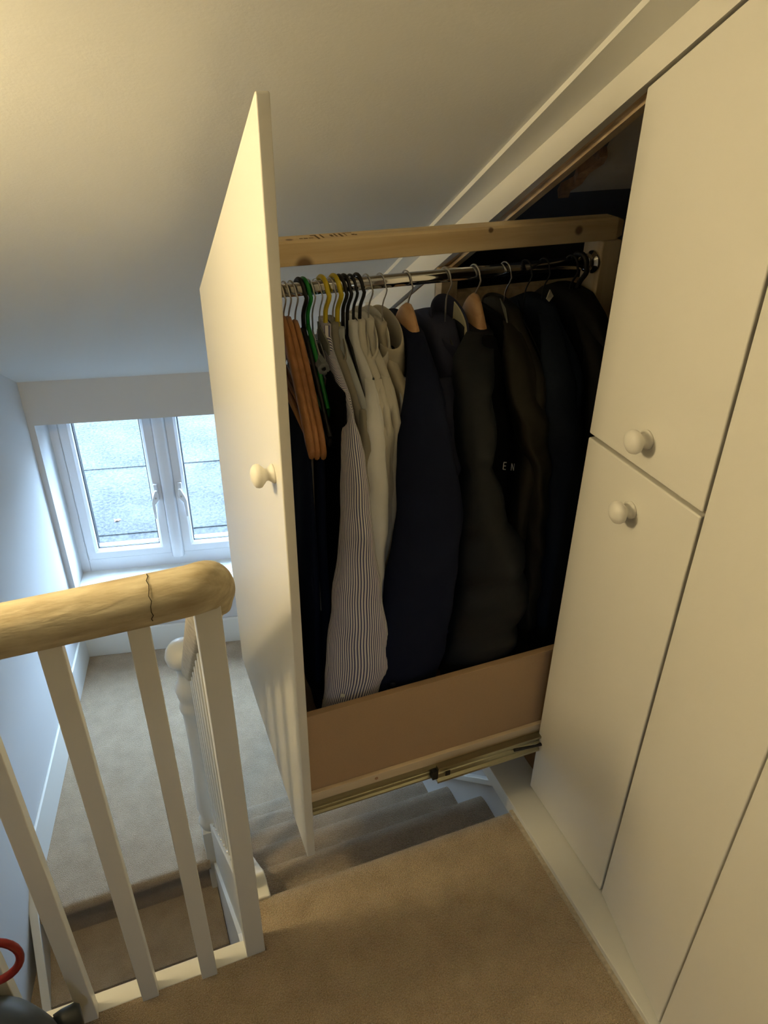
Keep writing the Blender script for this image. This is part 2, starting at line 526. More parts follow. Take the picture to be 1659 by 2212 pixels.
# wall behind the camera side of the cupboards
dB = Vector((-math.sin(math.radians(11.3)), -math.cos(math.radians(11.3)), 0))
nB = Vector((-math.cos(math.radians(11.3)), math.sin(math.radians(11.3)), 0))
K0 = Vector((XW, 0.735, 0))


def D(t, w, z):
    v = K0 + dB*t + nB*w
    return (v.x, v.y, z)


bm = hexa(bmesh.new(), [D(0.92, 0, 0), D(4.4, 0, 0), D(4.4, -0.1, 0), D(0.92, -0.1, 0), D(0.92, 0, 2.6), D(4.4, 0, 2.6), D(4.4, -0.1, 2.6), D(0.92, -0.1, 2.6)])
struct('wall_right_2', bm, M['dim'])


# ---- upper floor: carpet with a rolled nosing at the top of the stairs
def carpet_step(y_nose, z, y_back, drop, r=0.021, ny=11, ry=0.048):
    """(y,z) outline of a carpeted tread: back -> softly rolled nosing -> riser foot"""
    pts = [(y_back, z)]
    for k in range(ny+1):
        a = PI/2 - PI*k/ny
        pts.append((y_nose - ry + (ry*math.cos(a) if a > 0 else ry - r + r*math.cos(a)), z - r + r*math.sin(a)))
    pts.append((y_nose - r - 0.002, z - 2*r - 0.004))
    pts.append((y_nose - r - 0.004, z - drop))
    pts.append((y_back, z - drop))
    return pts


def extrude_x(pts, x0, x1, nx=2):
    bm = bmesh.new()
    rings = []
    for i in range(nx+1):
        x = x0+(x1-x0)*i/nx
        rings.append([bm.verts.new((x, p[0], p[1])) for p in pts])
    n = len(pts)
    for i in range(nx):
        for k in range(n):
            bm.faces.new((rings[i][k], rings[i][(k+1) % n], rings[i+1][(k+1) % n], rings[i+1][k]))
    bm.faces.new(rings[0][::-1]); bm.faces.new(rings[-1])
    return bm


def smooth_angle(o, ang=50):
    me = o.data
    me.polygons.foreach_set('use_smooth', [True]*len(me.polygons))
    try:
        me.set_sharp_from_angle(angle=math.radians(ang))
    except Exception:
        pass
    return o


flo = struct('floor', extrude_x(carpet_step(1.010, 0.0, -3.5, 0.19), 0.104, 0.79), M['carpet'])
smooth_angle(flo)
struct('floor_1', box((-2.2, -3.5, -0.12), (0.104, 0.886, 0.0)), M['carpet'])
struct('floor_2', box((0.79, -3.5, -0.12), (1.5, 0.72, -0.001)), M['carpet'])

# landing floor, its edge, and the tread below
pts = [(3.45, ZL)]
r = 0.028
for k in range(8):
    a = PI/2 + PI*k/7
    pts.append((1.925 + r + r*math.cos(a), ZL - r + r*math.sin(a)))
pts += [(1.925+r, ZL-2*r-0.004), (1.925+r+0.004, ZL-0.19), (3.45, ZL-0.19)]
lf = struct('floor_3', extrude_x(pts, -0.8, 0.055), M['carpet'])
smooth_angle(lf)
struct('floor_4', box((0.055, 1.955, ZL-0.19), (0.80, 3.45, ZL)), M['carpet'])
struct('floor_5', box((-0.85, 1.70, -1.50), (0.066, 1.958, ZL-0.19)), M['carpet'])
struct('floor_6', box((-0.95, 0.9, -1.70), (0.066, 1.72, ZL-0.38)), M['carpet'])
# face below the upper landing edge
struct('trim_2', box((-1.6, 0.886, -0.30), (0.083, 0.924, 0.001)), M['trim'], bevel=0.002)

# ---- stairs down to the landing
st = thing('staircase', 'beige carpeted stairs dropping from the upper landing between white strings', 'staircase', (0.45, 1.5, ZL))
for k in range(1, 6):
    yk = 1.010+0.196*k
    zk = -0.19*k
    o = obj('carpet_step', extrude_x(carpet_step(yk, zk, yk-0.23, 0.19), 0.142, 0.792), M['carpet'], st)
    smooth_angle(o)
    if k == 5:
        o['label'] = 'lowest carpeted step, brightest under the window light'


def string_poly(dz0, dz1):
    """band following the pitch of the flight"""
    def zz(y):
        return -1.06*(y-1.063)
    top = [(1.0, 0.001), (1.055, 0.001), (1.075, -0.010), (1.10, zz(1.10)+dz1)] + [(y, zz(y)+dz1) for y in (1.4, 1.7, 1.95)]
    bot = [(y, zz(y)+dz0) for y in (1.95, 1.7, 1.4, 1.14)] + [(1.0, -0.30)]
    return top+bot


obj('outer_string', prism(yz(0.078, string_poly(-0.26, 0.0)), (0.064, 0, 0)), M['trim'], st, bevel=0.004)
# wall string with its capping bead
wp = [(1.02, -0.012), (1.10, -0.045), (1.97, -0.925), (1.97, -1.14), (1.0, -0.25)]
obj('wall_string', prism(yz(0.782, wp), (0.012, 0, 0)), M['wall'], st)
wb = [(1.10, -0.045), (1.115, -0.035), (1.98, -0.910), (1.97, -0.930)]
obj('string_bead', prism(yz(0.772, wb), (0.02, 0, 0)), M['trim'], st, bevel=0.003)

# ---- newel, balusters and handrail = one balustrade
bal = thing('balustrade', 'white painted stair balustrade with worn cream handrail and square balusters', 'balustrade', (0.0, 0.9, 0.0))


def rail_section(w=0.033, h=0.072):
    """mopstick-like section, a = across, b = up"""
    pts = []
    for k in range(13):
        a = -0.25*PI + 1.5*PI*k/12
        pts.append((w*math.cos(a), h*0.5*math.sin(a)*(1.0 if math.sin(a) > 0 else 0.9)))
    pts += [(-0.020, -0.040), (0.020, -0.040)]
    return pts


RZ = 0.944
frames = []
for x in (-1.7, -1.2, -0.8, -0.5, -0.3, -0.15, -0.06, 0.0, 0.03):
    frames.append(((x, 0.89, RZ), (0, -1, 0), (0, 0, 1)))
# quarter turn that eases down into the raking rail
cx, cy, rr = 0.055, 0.935, 0.045
for k in range(1, 9):
    a = -PI/2 + (PI/2)*k/8
    t = k/8
    o_ = Vector((cx+rr*math.cos(a), cy+rr*math.sin(a), RZ-0.006*t*t*8*t))
    tang = Vector((-math.sin(a), math.cos(a), -0.9*t*t)).normalized()
    side = Vector((math.cos(a), math.sin(a), 0))
    upv = side.cross(tang).normalized()
    frames.append((o_, side, upv))
zr = RZ-0.05
pitch = Vector((0, 1, -0.97)).normalized()
for y in (0.985, 1.03, 1.2, 1.5, 1.8, 1.93):
    zz_ = 0.80-1.08*(y-1.05) if y > 1.0 else RZ-0.075
    frames.append(((0.1, y, zz_), (1, 0, 0), (0, 0.733, 0.68)))
hr = obj('handrail', sweep(rail_section(), frames), M['rail'], bal, smooth=True)
sub = hr.modifiers.new('sub', 'SUBSURF'); sub.levels = 1; sub.render_levels = 2
hr['label'] = 'worn cream painted handrail with hairline cracks, turning down at its end'


ck = []
for k in range(12):
    a = math.radians(100-135*k/11)
    ck.append((0.010+0.0015*math.sin(k*2.3)-0.004*(k/11), 0.89-0.0337*math.cos(a), RZ+0.0367*math.sin(a)*(1.0 if math.sin(a) > 0 else 0.9)))
obj('joint_crack', tube(ck, 0.0006, 6), M['darkcrack'], hr)


def square_post(x, y, z0, z1, w, name='baluster', tilt=0.0):
    return obj(name, box((x-w/2, y-w/2, z0), (x+w/2, y+w/2, z1)), M['trim'], bal, bevel=0.002)


for x in (-0.695, -0.582, -0.468, -0.355, -0.242, -0.129, -0.014):
    square_post(x, 0.890, 0.0, 0.912, 0.031)
square_post(0.083, 0.905, 0.0, 0.93, 0.038)
for i in range(9):
    y = 1.04+0.098*i
    zb = -1.06*(y-1.063) if y > 1.08 else 0.0
    o = obj('baluster', box((0.0875, y-0.015, zb-0.025), (0.1175, y+0.015, 0.80-1.08*(y-1.05)-0.01)), M['trim'], bal, bevel=0.002)
    n_ = obj('nail', lathe([(0.004, 0), (0.004, 0.003), (0, 0.004)], (0.0875, y, zb+0.012), (-1, 0, 0), 8), M['steel'], o)
nw = [(0, -0.068), (0.022, -0.070), (0.044, -0.080), (0.056, -0.098), (0.060, -0.118), (0.056, -0.138), (0.040, -0.152), (0.030, -0.162),
      (0.031, -0.215), (0.034, -0.228), (0.042, -0.248), (0.046, -0.268), (0.042, -0.290), (0.040, -0.303), (0.036, -0.320),
      (0.040, -0.332), (0.043, -0.348), (0.040, -0.364), (0.036, -0.378), (0.034, -0.42), (0.033, -0.52), (0.035, -0.68), (0.040, -0.80),
      (0.044, -0.88), (0.036, -0.925), (0.044, -0.945), (0.047, -0.96), (0.040, -0.972), (0.040, -1.0)]
nwl = obj('newel_post', lathe(nw, (0.088, 1.985, 0), (0, 0, 1), 28), M['trim'], bal, smooth=True)
nwl['label'] = 'turned white newel post with mushroom cap at the stair foot'
obj('newel_base', box((0.046, 1.943, -1.70), (0.130, 2.027, -0.985)), M['trim'], bal, bevel=0.003)
obj('spandrel_panel', prism(yz(0.068, [(1.0, -0.28), (1.14, -0.34), (1.95, -1.18), (1.95, -1.72), (1.0, -1.72)]), (0.02, 0, 0)), M['trim'], bal)

# ---- skirtings
bm = hexa(bmesh.new(), [B(0.0, -0.016, ZL), B(1.3, -0.016, ZL), B(1.3, 0, ZL), B(0.0, 0, ZL),
                        B(0.0, -0.016, ZL+0.157), B(1.3, -0.016, ZL+0.157), B(1.3, 0, ZL+0.157), B(0.0, 0, ZL+0.157)])
struct('baseboard_back', bm, M['trim'], bevel=0.004)
bm = hexa(bmesh.new(), [B(0, -0.0, ZL), B(0.017, -0.0, ZL), B(0.017, -1.31, ZL), B(0, -1.31, ZL),
                        B(0, -0.0, ZL+0.175), B(0.012, -0.0, ZL+0.175), B(0.012, -1.31, ZL+0.175), B(0, -1.31, ZL+0.175)])
struct('baseboard_left', bm, M['trim'], bevel=0.004)


def Lw(y, z, w):
    """point on the left wall at a given t along it"""
    v = COR - N*(3.336-y)/math.cos(BA) + U*w
    return (v.x, v.y, z)


struct('baseboard_left_1', prism(yz(-0.60, [(2.02, -1.055), (1.954, -1.111), (1.45, -1.545), (1.45, -1.95), (2.02, -1.95)]), (0.03, 0, 0)), M['trim'], bevel=0.003)

# ------------------------------------------------------------------ window
win = bpy.data.objects.new('window_1', None); COL.objects.link(win)
win.location = B(0.515, 0.2, ZS); win['kind'] = 'structure'
win['label'] = 'white double casement window over a deep white sill'


def bbox(s0, s1, t0, t1, z0, z1, bm=None):
    return hexa(bm or bmesh.new(), [B(s0, t0, z0), B(s1, t0, z0), B(s1, t1, z0), B(s0, t1, z0), B(s0, t0, z1), B(s1, t0, z1), B(s1, t1, z1), B(s0, t1, z1)])


TF = 0.198
FS0, FS1 = 0.018, 1.012
fb = bmesh.new()
bbox(FS0, 0.066, TF, TF+0.06, ZS-0.012, 0.2, fb)
bbox(FS1-0.048, FS1, TF, TF+0.06, ZS-0.012, 0.2, fb)
bbox(0.066, FS1-0.048, TF, TF+0.06, ZS-0.012, -0.676, fb)
bbox(0.066, FS1-0.048, TF, TF+0.06, 0.165, 0.2, fb)
obj('window_frame', fb, M['upvc'], win, bevel=0.004)
gb = bmesh.new()
bbox(0.066, 0.0685, TF+0.004, TF+0.05, -0.676, 0.165, gb)
bbox(FS1-0.0505, FS1-0.048, TF+0.004, TF+0.05, -0.676, 0.165, gb)
bbox(0.0685, FS1-0.0505, TF+0.004, TF+0.05, -0.676, -0.673, gb)
obj('gasket', gb, M['gasket'], win)


def sash(s0, s1, hinge_left):
    """mitred casement with rounded face"""
    z0, z1 = -0.673, 0.162
    w = 0.058
    f0 = TF-0.012
    bm = bmesh.new()
    outer = [(s0, z0), (s1, z0), (s1, z1), (s0, z1)]
    loops = []
    for (ins, t) in ((0, TF+0.045), (0, f0+0.006), (0.006, f0), (w-0.016, f0), (w-0.004, f0+0.010), (w, f0+0.018), (w, TF+0.045)):
        loops.append([bm.verts.new(B(s + (ins if s == s0 else -ins), t, z + (ins if z == z0 else -ins))) for s, z in outer])
    for i in range(len(loops)):
        a, b_ = loops[i], loops[(i+1) % len(loops)]
        for k in range(4):
            bm.faces.new((a[k], a[(k+1) % 4], b_[(k+1) % 4], b_[k]))
    sh = obj('casement', bm, M['upvc'], win)
    # dark bead lines and the pane
    g = bmesh.new()
    a0, a1, b0, b1 = s0+w, s1-w, z0+w, z1-w
    bbox(a0, a0+0.003, f0+0.019, TF+0.046, b0, b1, g); bbox(a1-0.003, a1, f0+0.019, TF+0.046, b0, b1, g)
    bbox(a0, a1, f0+0.019, f0+0.03, b0, b0+0.003, g)
    obj('glazing_bead', g, M['gasket'], sh)
    e = bmesh.new()
    bbox(a0, a1, TF+0.030, TF+0.045, b0, b0+0.006, e)
    bbox(a0, a1, TF+0.018, TF+0.026, b0+0.001, b0+0.004, e)
    obj('spacer_bar', e, M['upvc'], sh)
    p = bbox(a0, a1, TF+0.010, TF+0.014, b0, b1)
    obj('pane', p, M['glass'], sh)
    # handle
    sg = 1 if hinge_left else -1
    hs = (s1-0.030) if hinge_left else (s0+0.030)
    h = bmesh.new()
    bbox(hs-0.010, hs+0.010, f0-0.014, f0, -0.345, -0.255, h)
    hb = obj('handle', h, M['upvc'], sh, bevel=0.004)
    hx = [B(hs+0.008*sg, f0-0.03, -0.283), B(hs+0.012*sg, f0-0.03, -0.300), B(hs+0.010*sg, f0-0.03, -0.335), B(hs-0.004*sg, f0-0.03, -0.350),
          B(hs-0.012*sg, f0-0.03, -0.362), B(hs-0.014*sg, f0-0.03, -0.440), B(hs-0.024*sg, f0-0.03, -0.442), B(hs-0.027*sg, f0-0.03, -0.350),
          B(hs-0.020*sg, f0-0.03, -0.325), B(hs-0.004*sg, f0-0.03, -0.283)]
    obj('lever', prism(hx, N*0.014), M['upvc'], sh, bevel=0.003)
    obj('lever_screw', lathe([(0.005, 0), (0.005, 0.003), (0.002, 0.003), (0.002, 0.001), (0, 0.001)], B(hs-0.003*sg, f0-0.029, -0.322), -N, 12), M['steel'], sh)


sash(0.0685, 0.487, True)
sash(0.543, FS1-0.0505, False)
mb = bmesh.new()
fr = []
sec = [(-0.031, 0.03), (-0.031, -0.012), (-0.024, -0.026), (-0.008, -0.032), (0.008, -0.032), (0.024, -0.026), (0.031, -0.012), (0.031, 0.03)]
for z in (-0.690, 0.17):
    fr.append((B(0.515, TF, z), U, N))
obj('mullion', sweep(sec, fr), M['upvc'], win, bevel=0.003)

# flat felt roof outside
roof = bpy.data.objects.new('flat_roof', None); COL.objects.link(roof)
roof.location = (0, 5, -0.93)
tag(roof, 'grey mineral felt flat roof seen outside the window', 'roof')
for i, (t0, t1) in enumerate(((0.27, 0.86), (0.83, 1.72), (1.69, 2.62), (2.59, 3.6))):
    zt = -0.935+0.004*i
    bm = hexa(bmesh.new(), [B(-3, t0, -1.0), B(4, t0, -1.0), B(4, t1, -1.0), B(-3, t1, -1.0), B(-3, t0, zt), B(4, t0, zt), B(4, t1, zt-0.004), B(-3, t1, zt-0.004)])
    obj('felt_strip', bm, M['felt'], roof)
bm = bmesh.new()
lp = []
for k in range(10):
    a = 2*PI*k/10
    rr_ = 0.018*(1.0 if k % 2 == 0 else 0.5)
    lp.append((-0.063+rr_*1.3*math.cos(a), 4.285+rr_*math.sin(a), -0.925+0.004*math.sin(3*a)))
prism(lp, (0, 0, 0.002), bm)
tag(obj('leaf', bm, M['leaf']), 'small dry brown leaf lying on the grey felt roof outside', 'leaf')

# ------------------------------------------------------------------ cupboards
GAP = 0.004


def ztop(y):
    return 1.553-0.623*(y-1.029)


def knob(parent, x, y, z, ax=(-1, 0, 0)):
    pr = [(0.0165, 0), (0.0165, 0.003), (0.0135, 0.006), (0.0105, 0.010), (0.0105, 0.014), (0.0150, 0.018), (0.0195, 0.0225), (0.0205, 0.027), (0.0190, 0.032), (0.0140, 0.036), (0.007, 0.0385), (0, 0.039)]
    return obj('knob', lathe(pr, (x, y, z), ax, 28), M['door'], parent, smooth=True)


cup = thing('fitted_cupboard', 'white cupboard of two stacked doors with round knobs, slanted top', 'cupboard', (0.9, 0.9, 0.02))
ud = obj('door', prism(yz(XW, [(0.739, 0.996), (1.036, 0.996), (1.036, ztop(1.036)), (0.739, ztop(0.739))]), (0.018, 0, 0)), M['door'], cup, bevel=0.003)
ud['label'] = 'upper cupboard door with slanted top and knob low on it'
knob(ud, XW, 0.886, 1.052)
ld = obj('door', prism(yz(XW, [(0.739, 0.022), (1.036, 0.022), (1.036, 0.988), (0.739, 0.988)]), (0.018, 0, 0)), M['door'], cup, bevel=0.003)
ld['label'] = 'lower cupboard door with knob near its top'
knob(ld, XW, 0.890, 0.915)
# carcass
cb = bmesh.new()
box((1.42, 0.5, 0.0), (1.44, 2.18, 1.9), cb)
obj('back_panel', cb, M['inside'], cup)
obj('floor_panel', box((0.836, 0.70, 0.0), (1.42, 2.18, 0.018)), M['mdf'], cup)
obj('divider_panel', box((0.86, 0.715, 0.018), (1.42, 0.730, 1.60)), M['inside'], cup)
obj('end_panel', box((0.90, 2.16, 0.018), (1.42, 2.18, 1.0)), M['inside'], cup)
obj('front_rail', box((0.835, 0.74, 0.975), (0.855, 1.0, 1.005)), M['inside'], cup)

# angled tall cupboards nearer the camera
def tall(t0, t1, z0, label, k=0):
    ya, yb = (K0+dB*t0).y, (K0+dB*t1).y
    c = thing('tall_cupboard', label, 'cupboard', D((t0+t1)/2, -0.1, z0))
    pts_ = [D(t0, 0, z0), D(t1, 0, z0), D(t1, 0, ztop(yb)), D(t0, 0, ztop(ya))]
    obj('door', prism(pts_, -nB*0.018), M['door'], c, bevel=0.003)
    fr_ = bmesh.new()
    hexa(fr_, [D(t0+0.004, -0.020, z0), D(t1-0.004, -0.020, z0), D(t1-0.004, -0.05, z0), D(t0+0.004, -0.05, z0),
               D(t0+0.004, -0.020, ztop(ya)-0.05), D(t1-0.004, -0.020, ztop(ya)-0.05), D(t1-0.004, -0.05, ztop(ya)-0.05), D(t0+0.004, -0.05, ztop(ya)-0.05)])
    obj('carcass', fr_, M['inside'], c)


tall(0.002, 0.264, 0.022, 'tall plain white angled cupboard door beside the door with two knobs')
tall(0.268, 0.60, 0.022, 'tall plain white cupboard door cut by the right edge of the picture')
tall(0.604, 0.92, 0.022, 'tall plain white cupboard door nearest the camera on the right')

# small triangular cupboard beyond the pulled out unit
tri = thing('low_cupboard', 'small white triangular eaves cupboard behind the hanging shirts', 'cupboard', (0.83, 1.9, 0.1))
obj('door', prism(yz(XW, [(1.725, 0.022), (2.070, 0.022), (2.070, 0.905), (1.725, ztop(1.725)-0.006)]), (0.018, 0, 0)), M['door'], tri, bevel=0.002)
obj('end_stile', prism(yz(XW-0.002, [(2.074, 0.0), (2.185, 0.0), (2.185, 0.865), (2.074, 0.935)]), (0.02, 0, 0)), M['door'], tri, bevel=0.002)

# fascia along the slope, batten on the ceiling, plinth ledge, framing timber
fz = lambda y: 1.652-0.61*(y-0.991)
bm = prism(yz(XW-0.001, [(0.735, fz(0.735)+0.02), (2.25, fz(2.25)+0.02), (2.25, ztop(2.25)+0.012), (0.735, ztop(0.735)+GAP+0.001)]), (0.018, 0, 0))
struct('trim_3', bm, M['door'])
ya = 0.735
pB = [D(0, 0.001, ztop(0.735)+0.005), D(1.2, 0.001, ztop((K0+dB*1.2).y)+0.005), D(1.2, 0.001, fz((K0+dB*1.2).y)+0.03), D(0, 0.001, fz(0.735)+0.02)]
struct('trim_4', prism(pB, -nB*0.018), M['door'])
# ceiling batten (follows the junction)
bm = bmesh.new()
P = []
for (y, x0) in ((0.3, 0.728), (2.30, 0.788)):
    for (xx, dn) in ((x0, 0.010), (XW+0.004, 0.010), (XW+0.004, -0.02), (x0, -0.02)):
        q = Vector((xx, y, ceil_z(xx, y))) + CN*dn
        P.append(q)
hexa(bm, P)
struct('trim_5', bm, M['trim'])
# ledge under the doors
lz = 0.020
bm = prism([(0.747, 0.25, lz), (0.747, 2.18, lz), (0.85, 2.18, lz), (0.85, 0.735, lz), (0.757, 0.25, lz)], (0, 0, -0.045))
struct('trim_6', bm, M['trim'], bevel=0.002)
bm = box((0.738, 0.25, -0.004), (0.747, 1.0, 0.006))
o = obj('carpet_edge', bm, M['underlay'], flo)
# rough framing timber seen behind the fascia
cf = thing('timber_frame', 'rough timber framing behind the fascia inside the dark cupboard', 'frame', (0.84, 1.4, 0.02))
for (x0, x1, d0, d1) in ((XW+0.0175, XW+0.032, 0.02, -0.032), (XW+0.032, XW+0.050, 0.02, -0.044)):
    bm = prism(yz(x0, [(1.0, ztop(1.0)+d0+0.045), (2.12, ztop(2.12)+d0+0.045), (2.12, ztop(2.12)+d1+0.045), (1.0, ztop(1.0)+d1+0.045)]), (x1-x0, 0, 0))
    obj('sloping_batten', bm, M['rough'], cf)
obj('upright', box((XW+0.001, 1.688, 0.018), (XW+0.045, 1.722, 1.135)), M['rough'], cf, bevel=0.002)
obj('cross_rail', box((XW+0.045, 1.690, 1.03), (1.42, 1.722, 1.075)), M['rough'], cf, bevel=0.002)
obj('side_lining', box((XW+0.045, 1.724, 0.018), (1.42, 1.735, 1.03)), M['feltdark'], cf)

# plaster patch and broken edge on the slope inside the cupboard
pp = thing('plaster_patch', 'grey plaster patch with a ragged brown broken edge inside the cupboard roof', 'plaster', (1.05, 1.3, 1.40))


def cpt(x, y, dn):
    q = Vector((x, y, ceil_z(x, y))) + CN*dn
    return (q.x, q.y, q.z)


edge = [(0.94, 1.285), (0.952, 1.31), (0.948, 1.345), (0.962, 1.385), (0.958, 1.415), (0.972, 1.44)]
poly = [(1.42, 0.80), (0.86, 0.80), (0.90, 1.20)] + edge + [(1.05, 1.415), (1.2, 1.375), (1.42, 1.335)]
obj('plaster', prism([cpt(x, y, 0.020) for x, y in poly], -CN*0.025), M['insideplaster'], pp)
e2 = edge + [(x-0.013-0.004*((i*7) % 3), y+0.006) for i, (x, y) in enumerate(edge)][::-1]
obj('broken_edge', prism([cpt(x, y, 0.030) for x, y in e2], -CN*0.03), M['crack'], pp)
struct('ceiling_2', prism([cpt(x, y, 0.012) for x, y in ((0.835, 0.8), (1.42, 0.8), (1.42, 2.3), (0.835, 2.3))], -CN*0.014), M['feltdark'])

# ------------------------------------------------------------------ the pulled-out wardrobe
pu = thing('pull_out_wardrobe', 'pull-out hanging rack behind a tall white knobbed front panel, extended over the stairs', 'wardrobe', (0.55, 1.37, 0.04))
fp = obj('front_panel', prism(yz(0.238, [(1.036, 0.034), (1.704, 0.058), (1.708, 1.137), (1.040, 1.549), (1.036, 1.546)]), (0.0185, 0, 0)), M['door'], pu, bevel=0.0035, seg=3)
fp['label'] = 'white slanted-top front panel with one round knob'
knob(fp, 0.238, 1.092, 0.992)
obj('side_board', box((0.2567, 1.056, 0.192), (0.93, 1.071, 0.450)), M['mdf'], pu, bevel=0.001)['label'] = 'bare brown board side of the drawer'
obj('side_board', box((0.2567, 1.665, 0.192), (0.93, 1.680, 0.450)), M['mdf'], pu, bevel=0.001)
obj('end_board', box((0.93, 1.056, 0.192), (0.945, 1.680, 0.450)), M['mdf'], pu)
obj('base_board', box((0.2567, 1.071, 0.192), (0.93, 1.665, 0.204)), M['mdf'], pu)
obj('runner_batten', box((0.2567, 1.046, 0.176), (0.93, 1.056, 0.228)), M['palepine'], pu, bevel=0.001)
obj('batten_screw', lathe([(0.004, 0), (0.004, 0.001), (0.0, 0.0015)], (0.407, 1.046, 0.216), (0, -1, 0), 10), M['crack'], pu)


def channel(x0, x1, y, z0, z1, d):
    """rolled steel drawer-runner section (C with a raised rib)"""
    h = z1-z0
    sec = [(0, z0), (-d, z0), (-d, z0+h*0.12), (-d*0.55, z0+h*0.22), (-d*0.55, z0+h*0.40), (-d*0.75, z0+h*0.44), (-d*0.75, z0+h*0.56), (-d*0.55, z0+h*0.60),
           (-d*0.55, z0+h*0.78), (-d, z0+h*0.88), (-d, z1), (0, z1)]
    return prism([(x0, y+a, b_) for a, b_ in sec], (x1-x0, 0, 0))


rn = obj('drawer_runner', channel(0.2575, 0.93, 1.046, 0.170, 0.203, 0.010), M['zinc'], pu)
r2 = obj('runner_rail', channel(0.548, 1.10, 1.036, 0.162, 0.211, 0.013), M['zinc'], pu)
cbm = box((0.536, 1.026, 0.174), (0.550, 1.040, 0.200))
box((0.566, 1.0215, 0.181), (0.578, 1.024, 0.196), cbm)
obj('bearing_clip', cbm, M['blackpl'], rn, bevel=0.001)
lat = bmesh.new()
tube([(0.742, 1.021, 0.196), (0.80, 1.020, 0.188), (0.84, 1.020, 0.188)], [0.004, 0.003, 0.006], 8, lat)
obj('release_lever', lat, M['blackpl'], rn)
for x in (0.30, 0.322, 0.42, 0.445, 0.465):
    obj('runner_screw', lathe([(0.0028, 0), (0.0028, 0.0012), (0, 0.0014)], (x, 1.0405, 0.187), (0, -1, 0), 8), M['chrome'], rn)
# mounting block of the fixed runner
obj('runner_block', box((0.86, 1.02, 0.02), (1.3, 1.034, 0.24)), M['mdf'], cup)

# hanging frame: bar, posts, chrome rail
bs = [(1.328, 1.264), (1.332, 1.262), (1.369, 1.262), (1.373, 1.266), (1.373, 1.302), (1.369, 1.306), (1.332, 1.306), (1.328, 1.302)]
bar = bmesh.new()
R0 = [(0.2567, y, z) for y, z in bs]
R1 = [(1.030, y, z) for y, z in bs]
cym, czm = 1.3505, 1.284
R2 = [(1.048, cym+(y-cym)*0.72, czm+(z-czm)*0.72) for y, z in bs]
rs = [[bar.verts.new(p) for p in R] for R in (R0, R1, R2)]
for i in range(2):
    for k in range(8):
        bar.faces.new((rs[i][k], rs[i][(k+1) % 8], rs[i+1][(k+1) % 8], rs[i+1][k]))
bar.faces.new(rs[0][::-1]); bar.faces.new(rs[2])
brr = obj('top_bar', bar, M['pine'], pu)
brr['label'] = 'planed pine bar with knots'
# grading stamp printed on the top face
sb = bmesh.new()
for (x, y0, y1, w) in ((0.372, 1.340, 1.344, 0.006), (0.380, 1.338, 1.343, 0.007), (0.390, 1.340, 1.343, 0.008), (0.402, 1.330, 1.362, 0.0035), (0.398, 1.358, 1.362, 0.010),
                       (0.412, 1.337, 1.362, 0.003), (0.430, 1.342, 1.356, 0.005), (0.438, 1.340, 1.362, 0.003), (0.447, 1.336, 1.360, 0.004), (0.456, 1.340, 1.360, 0.0015),
                       (0.462, 1.359, 1.361, 0.018), (0.470, 1.343, 1.350, 0.006), (0.474, 1.340, 1.346, 0.004)):
    box((x-w/2, y0, 1.3061), (x+w/2, y1, 1.3064), sb)
obj('ink_stamp', sb, M['ink'], brr)
obj('rear_post', box((1.000, 1.327, 0.204), (1.046, 1.392, 1.262)), M['post'], pu, bevel=0.003)
obj('front_post', box((0.2567, 1.328, 0.204), (0.285, 1.373, 1.262)), M['post'], pu, bevel=0.003)
RY, RZR = 1.350, 1.2165
obj('hanging_rail', tube([(0.285, RY, RZR), (0.6, RY, RZR), (1.0, RY, RZR)], 0.0125, 32), M['chrome'], pu, smooth=True)
obj('rail_socket', lathe([(0.024, 0), (0.024, 0.003), (0.022, 0.006), (0.0165, 0.009), (0.0155, 0.014), (0.018, 0.018), (0.018, 0.022), (0.0128, 0.023)], (1.0, RY, RZR), (-1, 0, 0), 32), M['chrome'], pu, smooth=True)

# ------------------------------------------------------------------ hangers
SK = 0.085   # hangers sit slightly skewed on the rail


def skew(x, y):
    return x + SK*(y-RY)


def hook_pts(x, rad, zneck, kink=0.0, n=14):
    """wire hook over the rail, near side shank, down to the neck"""
    R = 0.0125+rad+0.0015
    pts = []
    for k in range(n+1):
        a = math.radians(-35) + math.radians(225)*k/n      # far-low -> over the top -> near
        y = RY + R*math.cos(a); z = RZR + R*math.sin(a)
        pts.append((x-0.010*(1-k/n), y, z))
    for dz, fr in ((0.012, 1.0), (0.019, 0.88), (0.026, 0.62), (0.032, 0.36), (0.039, 0.14), (0.046, 0.03)):
        pts.append((x+kink*(1-dz/0.05), RY-R*fr, RZR-dz))
    pts.append((x, RY, min(zneck+0.004, RZR-0.05)))
    pts.append((x, RY, zneck-(0.014 if rad < 0.00175 and rad > 0.00165 else 0.036)))
    return pts


GH = 'coat hangers on the chrome rail'


